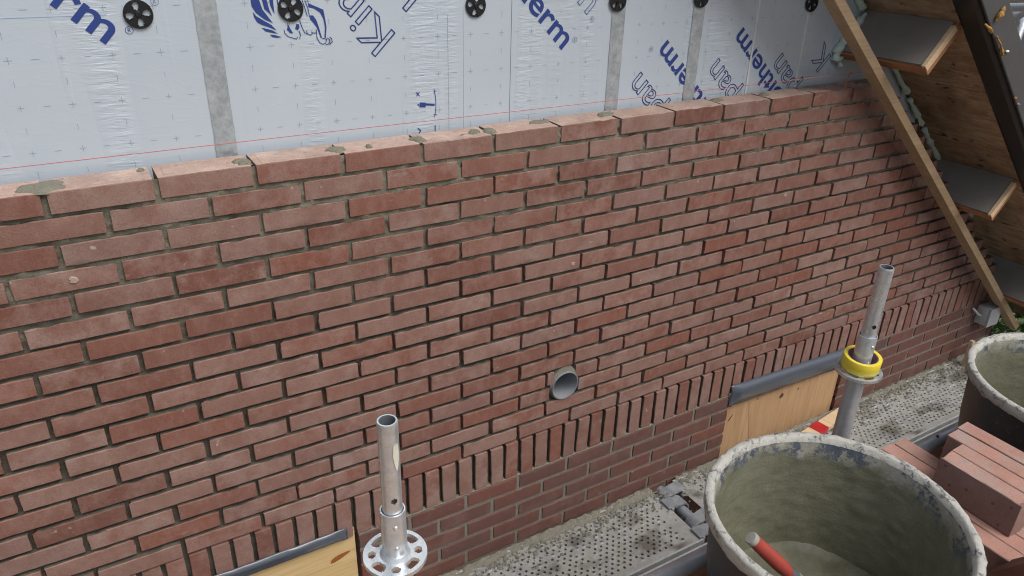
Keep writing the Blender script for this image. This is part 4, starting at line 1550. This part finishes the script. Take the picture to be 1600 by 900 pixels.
# wooden stick with red band
sk = thing('timber_lath', 'pale wooden lath with a red band lying at the foot of the tan plywood panel', 'lath', (2.83, -0.085, DECK_Z + 0.008), (0, 0, math.radians(8)))
MB().box(-0.30, 0.30, -0.030, 0.030, 0.0, 0.024, bev=0.002).build('lath', M_PALEWOOD, sk)
rbm = MB().box(-0.045, 0.028, -0.0325, 0.0325, -0.002, 0.0265, bev=0.003)
rbm.build('red_band', M_REDBAND, sk, True)


# ------------------------------------------------------------------ mortar tubs
def tub_meshes(seed):
    H, Rr, Rb = 0.42, 0.302, 0.242
    N = 96

    def wob(k):
        return lambda r, z, t, i: (r * (1 + 0.006 * math.sin(2 * t + seed) + 0.003 * math.sin(3 * t + 1.3)), z + (0.003 * math.sin(2 * t + 0.7 + seed) if z > 0.3 else 0))
    outer = MB().lathe([(0.0, 0.0), (Rb - 0.01, 0.0), (Rb, 0.012), (Rb + 0.03, 0.22), (Rr - 0.018, 0.385), (Rr - 0.016, 0.390)], N, fn=wob(0))

    def rimfn(r, z, t, i):
        r2, z2 = wob(0)(r, z, t, i)
        q = 0.0022 * nz(math.cos(t) * 9 + seed, math.sin(t) * 9, i) + 0.0016 * nz(math.cos(t) * 28, math.sin(t) * 28, i + seed)
        # dried drips on the outside lip
        if i <= 2:
            z2 -= 0.012 * max(0, nz(math.cos(t) * 7 + seed, math.sin(t) * 7, 4)) + (0.006 * max(0, nz(math.cos(t) * 25, math.sin(t) * 25, 9)))
        return r2 + q, z2 + q
    rim = MB().lathe([(Rr - 0.017, 0.388), (Rr - 0.004, 0.388), (Rr, 0.391), (Rr + 0.001, 0.402), (Rr + 0.0005, 0.415), (Rr - 0.002, 0.4195), (Rr - 0.014, 0.4205), (Rr - 0.0185, 0.4185), (Rr - 0.0235, 0.404)], 192, fn=rimfn)

    def infn(r, z, t, i):
        r2, z2 = wob(0)(r, z, t, i)
        lump = 0.005 * nz(math.cos(t) * 3.2 + seed, math.sin(t) * 3.2, z * 9) + 0.0035 * nz(math.cos(t) * 10, math.sin(t) * 10 + seed, z * 60) + 0.0015 * nz(math.cos(t) * 26, math.sin(t) * 26, z * 70)
        k = max(0, min(1, (0.40 - z) / 0.06))
        return r2 - abs(lump) * k * 1.3, z2
    pr = [(Rr - 0.0228, 0.405)] + [(Rr - 0.024 - (Rr - Rb) * (0.40 - z) / 0.40, z) for z in np.linspace(0.40, 0.09, 34)]
    inner = MB().lathe(pr, 128, fn=infn)
    # mortar left in the bottom
    vs, fs = [], []
    n, K = 72, 18
    vs.append((0, 0, 0.085))
    for a in range(1, K + 1):
        for k in range(n):
            t = 2 * math.pi * k / n
            r = 0.248 * a / K
            x, y = r * math.cos(t), r * math.sin(t)
            z = 0.085 + 0.075 * max(0, a / K - 0.80) ** 1.3 * 3 * (0.6 + nz(x * 6 + seed, y * 6, 1)) + 0.004 * nz(x * 12, y * 12, seed) + 0.004 * nz(x * 35, y * 35, seed)
            vs.append((x, y, z))
    fs += [(0, 1 + k, 1 + (k + 1) % n) for k in range(n)]
    for a in range(K - 1):
        for k in range(n):
            fs.append((1 + a * n + k, 1 + (a + 1) * n + k, 1 + (a + 1) * n + (k + 1) % n, 1 + a * n + (k + 1) % n))
    fill = MB().add(vs, fs)
    return outer, rim, inner, fill


def tub(x, y, rot, seed, label):
    t = thing('mortar_tub', label, 'tub', (x, y, MDECK_Z + 0.001), (0, 0, rot), 'round mortar tubs on the plank deck')
    o, r, i, f = tub_meshes(seed)
    o.build('shell', M_TUBOUT, t, True)
    r.build('rim', M_TUBRIM, t, True, angle=80)
    i.build('lining', M_TUBIN, t, True, angle=80)
    f.build('mortar', M_TUBFILL, t, True, angle=80)
    return t


tub(1.428, -1.062, 0.6, 1.7, 'large black mortar tub with white caked rim and a red trowel handle inside')
tub(2.536, -1.056, 2.9, 4.2, 'black mortar tub cut by the right edge behind the stacked bricks')

# trowel standing in the front tub
p_a, p_b = Vector((1.190, -1.018, -0.640)), Vector((1.286, -1.068, -0.752))
tw = thing('trowel', 'trowel with red and grey handle standing in the front mortar tub', 'trowel', p_b)
dv = (p_a - p_b)
ln = dv.length
qm = dv.to_track_quat('Z', 'Y').to_matrix().to_4x4()


def along(mb):
    mb.v = [tuple(qm @ Vector(p)) for p in mb.v]
    return mb


along(MB().lathe([(0.0135, 0.0), (0.0165, 0.02), (0.0175, 0.05), (0.0165, 0.09), (0.0150, ln - 0.012), (0.0150, ln - 0.0115)], 24)).build('handle', M_HANDLE, tw, True)
along(MB().lathe([(0.0153, ln - 0.012), (0.0153, ln - 0.004), (0.0130, ln), (0.0003, ln + 0.001)], 24)).build('end_cap', M_HCAP, tw, True)
along(MB().lathe([(0.0145, 0.004), (0.0150, -0.018), (0.0115, -0.045), (0.007, -0.06), (0.006, -0.10)], 20)).build('ferrule', M_FERRULE, tw, True)
bl = MB().box(-0.055, 0.055, -0.0012, 0.0012, -0.235, -0.085)
bl.v = [(x * (0.35 if z < -0.2 else 1), y, z) for x, y, z in bl.v]
along(bl).build('blade', M_GALVDULL, tw)

# ------------------------------------------------------------------ stacked loose bricks (on edge, long side along Y)
STK = [brick_mesh('loose_brick_shape', 0.209, 0.0990, 0.0500, 600 + i, [M_STACKFACE, M_STACK], 0.0010, 0.0008) for i in range(6)]
for me in STK + [brick_mesh('brown_loose_shape', 0.209, 0.099, 0.05, 650, [M_BROWNBRICK, M_BROWNBRICK], 0.001, 0.0008)]:
    # turn: face (x,z) big side looks to -X, thickness along +X
    for v in me.vertices:
        x, y, z = v.co
        v.co = (y, -x, z)
BRN = bpy.data.meshes['brown_loose_shape']


def loose(x, yc, z, me, label, rz=0.0, rx=0.0, group='bricks in the loose stack'):
    o = bpy.data.objects.new('loose_brick', me)
    COL.objects.link(o)
    o.location = (x, yc, z)
    o.rotation_euler = (rx, 0, rz)
    return tag(o, label, 'brick', group)


Z1 = -0.65 - 0.0498
tops = [(1.845, -1.152, 'front brick of the top stack layer showing its whole dotted bed face'),
        (1.8985, -1.150, 'second brick of the top stack layer, behind the dotted front brick'),
        (1.952, -1.106, 'third brick of the top stack layer, sticking out towards the wall'),
        (2.0085, -1.098, 'fourth brick of the top stack layer, beside the dark gap')]
for i, (x, yc, lb) in enumerate(tops):
    loose(x, yc, Z1, STK[i % 6], lb, random.gauss(0, 0.006))
fb = bpy.data.objects['loose_brick']
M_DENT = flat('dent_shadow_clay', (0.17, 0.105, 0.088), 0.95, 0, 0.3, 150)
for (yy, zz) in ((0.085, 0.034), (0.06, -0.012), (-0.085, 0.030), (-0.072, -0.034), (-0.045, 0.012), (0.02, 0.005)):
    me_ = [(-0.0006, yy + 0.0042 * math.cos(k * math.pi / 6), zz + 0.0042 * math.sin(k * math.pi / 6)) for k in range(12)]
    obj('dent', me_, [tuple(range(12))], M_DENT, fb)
Z2 = -0.75 - 0.0503
seconds = ['brick of the second stack layer nearest the front tub, toward the wall', 'second brick from the front tub in the wall side of the stack',
           'third brick from the front tub in the wall side of the stack', 'fourth brick from the front tub in the wall side of the stack']
ORD = ['first', 'second', 'third', 'fourth', 'fifth', 'sixth']
for i in range(4):
    loose(1.766 + i * 0.0535, -0.990 + random.gauss(0, 0.003), Z2, STK[(i + 1) % 6], seconds[i], random.gauss(0, 0.008))
for i in range(6):
    loose(1.768 + i * 0.0535, -1.206 + random.gauss(0, 0.004), Z2, STK[(i + 2) % 6],
          ORD[i] + ' brick from the front tub in the second stack layer, camera side', random.gauss(0, 0.008))
for lay in (1, 2):
    z = Z2 - lay * 0.1005
    if z < MDECK_Z + 0.045:
        z = MDECK_Z + 0.0505
    for i in range(6):
        for yc in (-0.995, -1.21):
            if i > 3 and yc > -1.1:
                continue
            loose(1.752 + i * 0.053, yc + random.gauss(0, 0.004), z, STK[(i + lay) % 6], 'brick in the lower layers of the loose stack', random.gauss(0, 0.006))
loose(1.74, -1.395, -0.80, BRN, 'dark brown brick leaning at the camera side of the loose stack', 0.10, 0.62, None)

# ------------------------------------------------------------------ shrub beyond the wall corner
sh = thing('shrub', 'leafy green shrub beyond the right end of the wall', 'shrub', (5.0, 0.45, GROUND_Z))
mb = MB()
for k in range(7):
    a = random.uniform(0, 6.28)
    mb.tube([(0, 0, 0), (0.2 * math.cos(a), 0.2 * math.sin(a), 1.0), (0.5 * math.cos(a), 0.5 * math.sin(a), 2.0)], [0.03, 0.02, 0.008], 6)
mb.build('trunk', M_BARK, sh, True)
mb = MB()
rr = random.Random(3)
for k in range(9000):
    th, ph_ = rr.uniform(0, 6.28), math.acos(rr.uniform(-1, 1))
    rad = rr.random() ** 0.4
    c = Vector((0.85 * rad * math.sin(ph_) * math.cos(th), 0.85 * rad * math.sin(ph_) * math.sin(th), 1.35 + 0.95 * rad * math.cos(ph_)))
    if nz(c.x * 3.5, c.y * 3.5, c.z * 3.5) < -0.12:
        continue
    q = Vector((rr.gauss(0, 1), rr.gauss(0, 1), rr.gauss(0.6, 0.8))).normalized().to_track_quat('Z', 'Y').to_matrix() @ Matrix.Rotation(rr.uniform(0, 6.28), 3, 'Z')
    l, w_ = rr.uniform(0.028, 0.05), rr.uniform(0.014, 0.022)
    mb.add([tuple(c + q @ Vector(p)) for p in ((-l, 0, 0), (0, -w_, 0.006), (l, 0, 0), (0, w_, 0.006))], [(0, 1, 2, 3)])
mb.build('crown', M_LEAF, sh)

# ------------------------------------------------------------------ far background seen past the barge board
bh = thing('neighbour_house', 'pale neighbouring house with red tiled roof beyond the barge board', 'house', (22, 9, GROUND_Z), (0, 0, -0.5))
MB().box(-5, 5, 0, 8, 0, 3.0).build('wall', M_PLASTER, bh)
MB().add([(-5.3, -0.4, 2.9), (5.3, -0.4, 2.9), (5.3, 4, 6.4), (-5.3, 4, 6.4), (5.3, 8.4, 2.9), (-5.3, 8.4, 2.9)], [(0, 1, 2, 3), (3, 2, 4, 5)]).build('roof', M_REDTILE, bh)
for i in range(3):
    wv = MB().box(-3.6 + i * 2.6, -2.2 + i * 2.6, -0.05, 0.0, 0.9, 2.3).build('window', M_WHITESEAM, bh)
    MB().box(-3.5 + i * 2.6, -2.3 + i * 2.6, -0.06, -0.049, 1.0, 2.2).build('pane', M_FERRULE, wv)
bgt = [('horizontal scaffold tube high beyond the barge board', (5.18, 0.885, 0.135), (4.75, 0.40, 0.205)),
       ('slanting scaffold tube crossing below the horizontal one beyond the barge board', (5.63, 1.068, 0.02), (5.25, 0.69, 0.18)),
       ('steep scaffold tube at the right edge beyond the barge board', (5.46, 0.90, -0.08), (5.80, 1.06, 0.145)),
       ('thin lower scaffold tube among those beyond the barge board', (6.31, 1.426, -0.004), (5.9, 0.92, 0.045)),
       ('lowest scaffold tube of those beyond the barge board', (5.66, 1.011, -0.047), (5.5, 0.70, 0.03))]
for lb, a, b in bgt:
    t_ = MB().tube([a, b], 0.0242, 16).build('scaffold_tube', M_GALV, None, True)
    tag(t_, lb, 'scaffold tube', 'scaffold tubes beyond the roof')
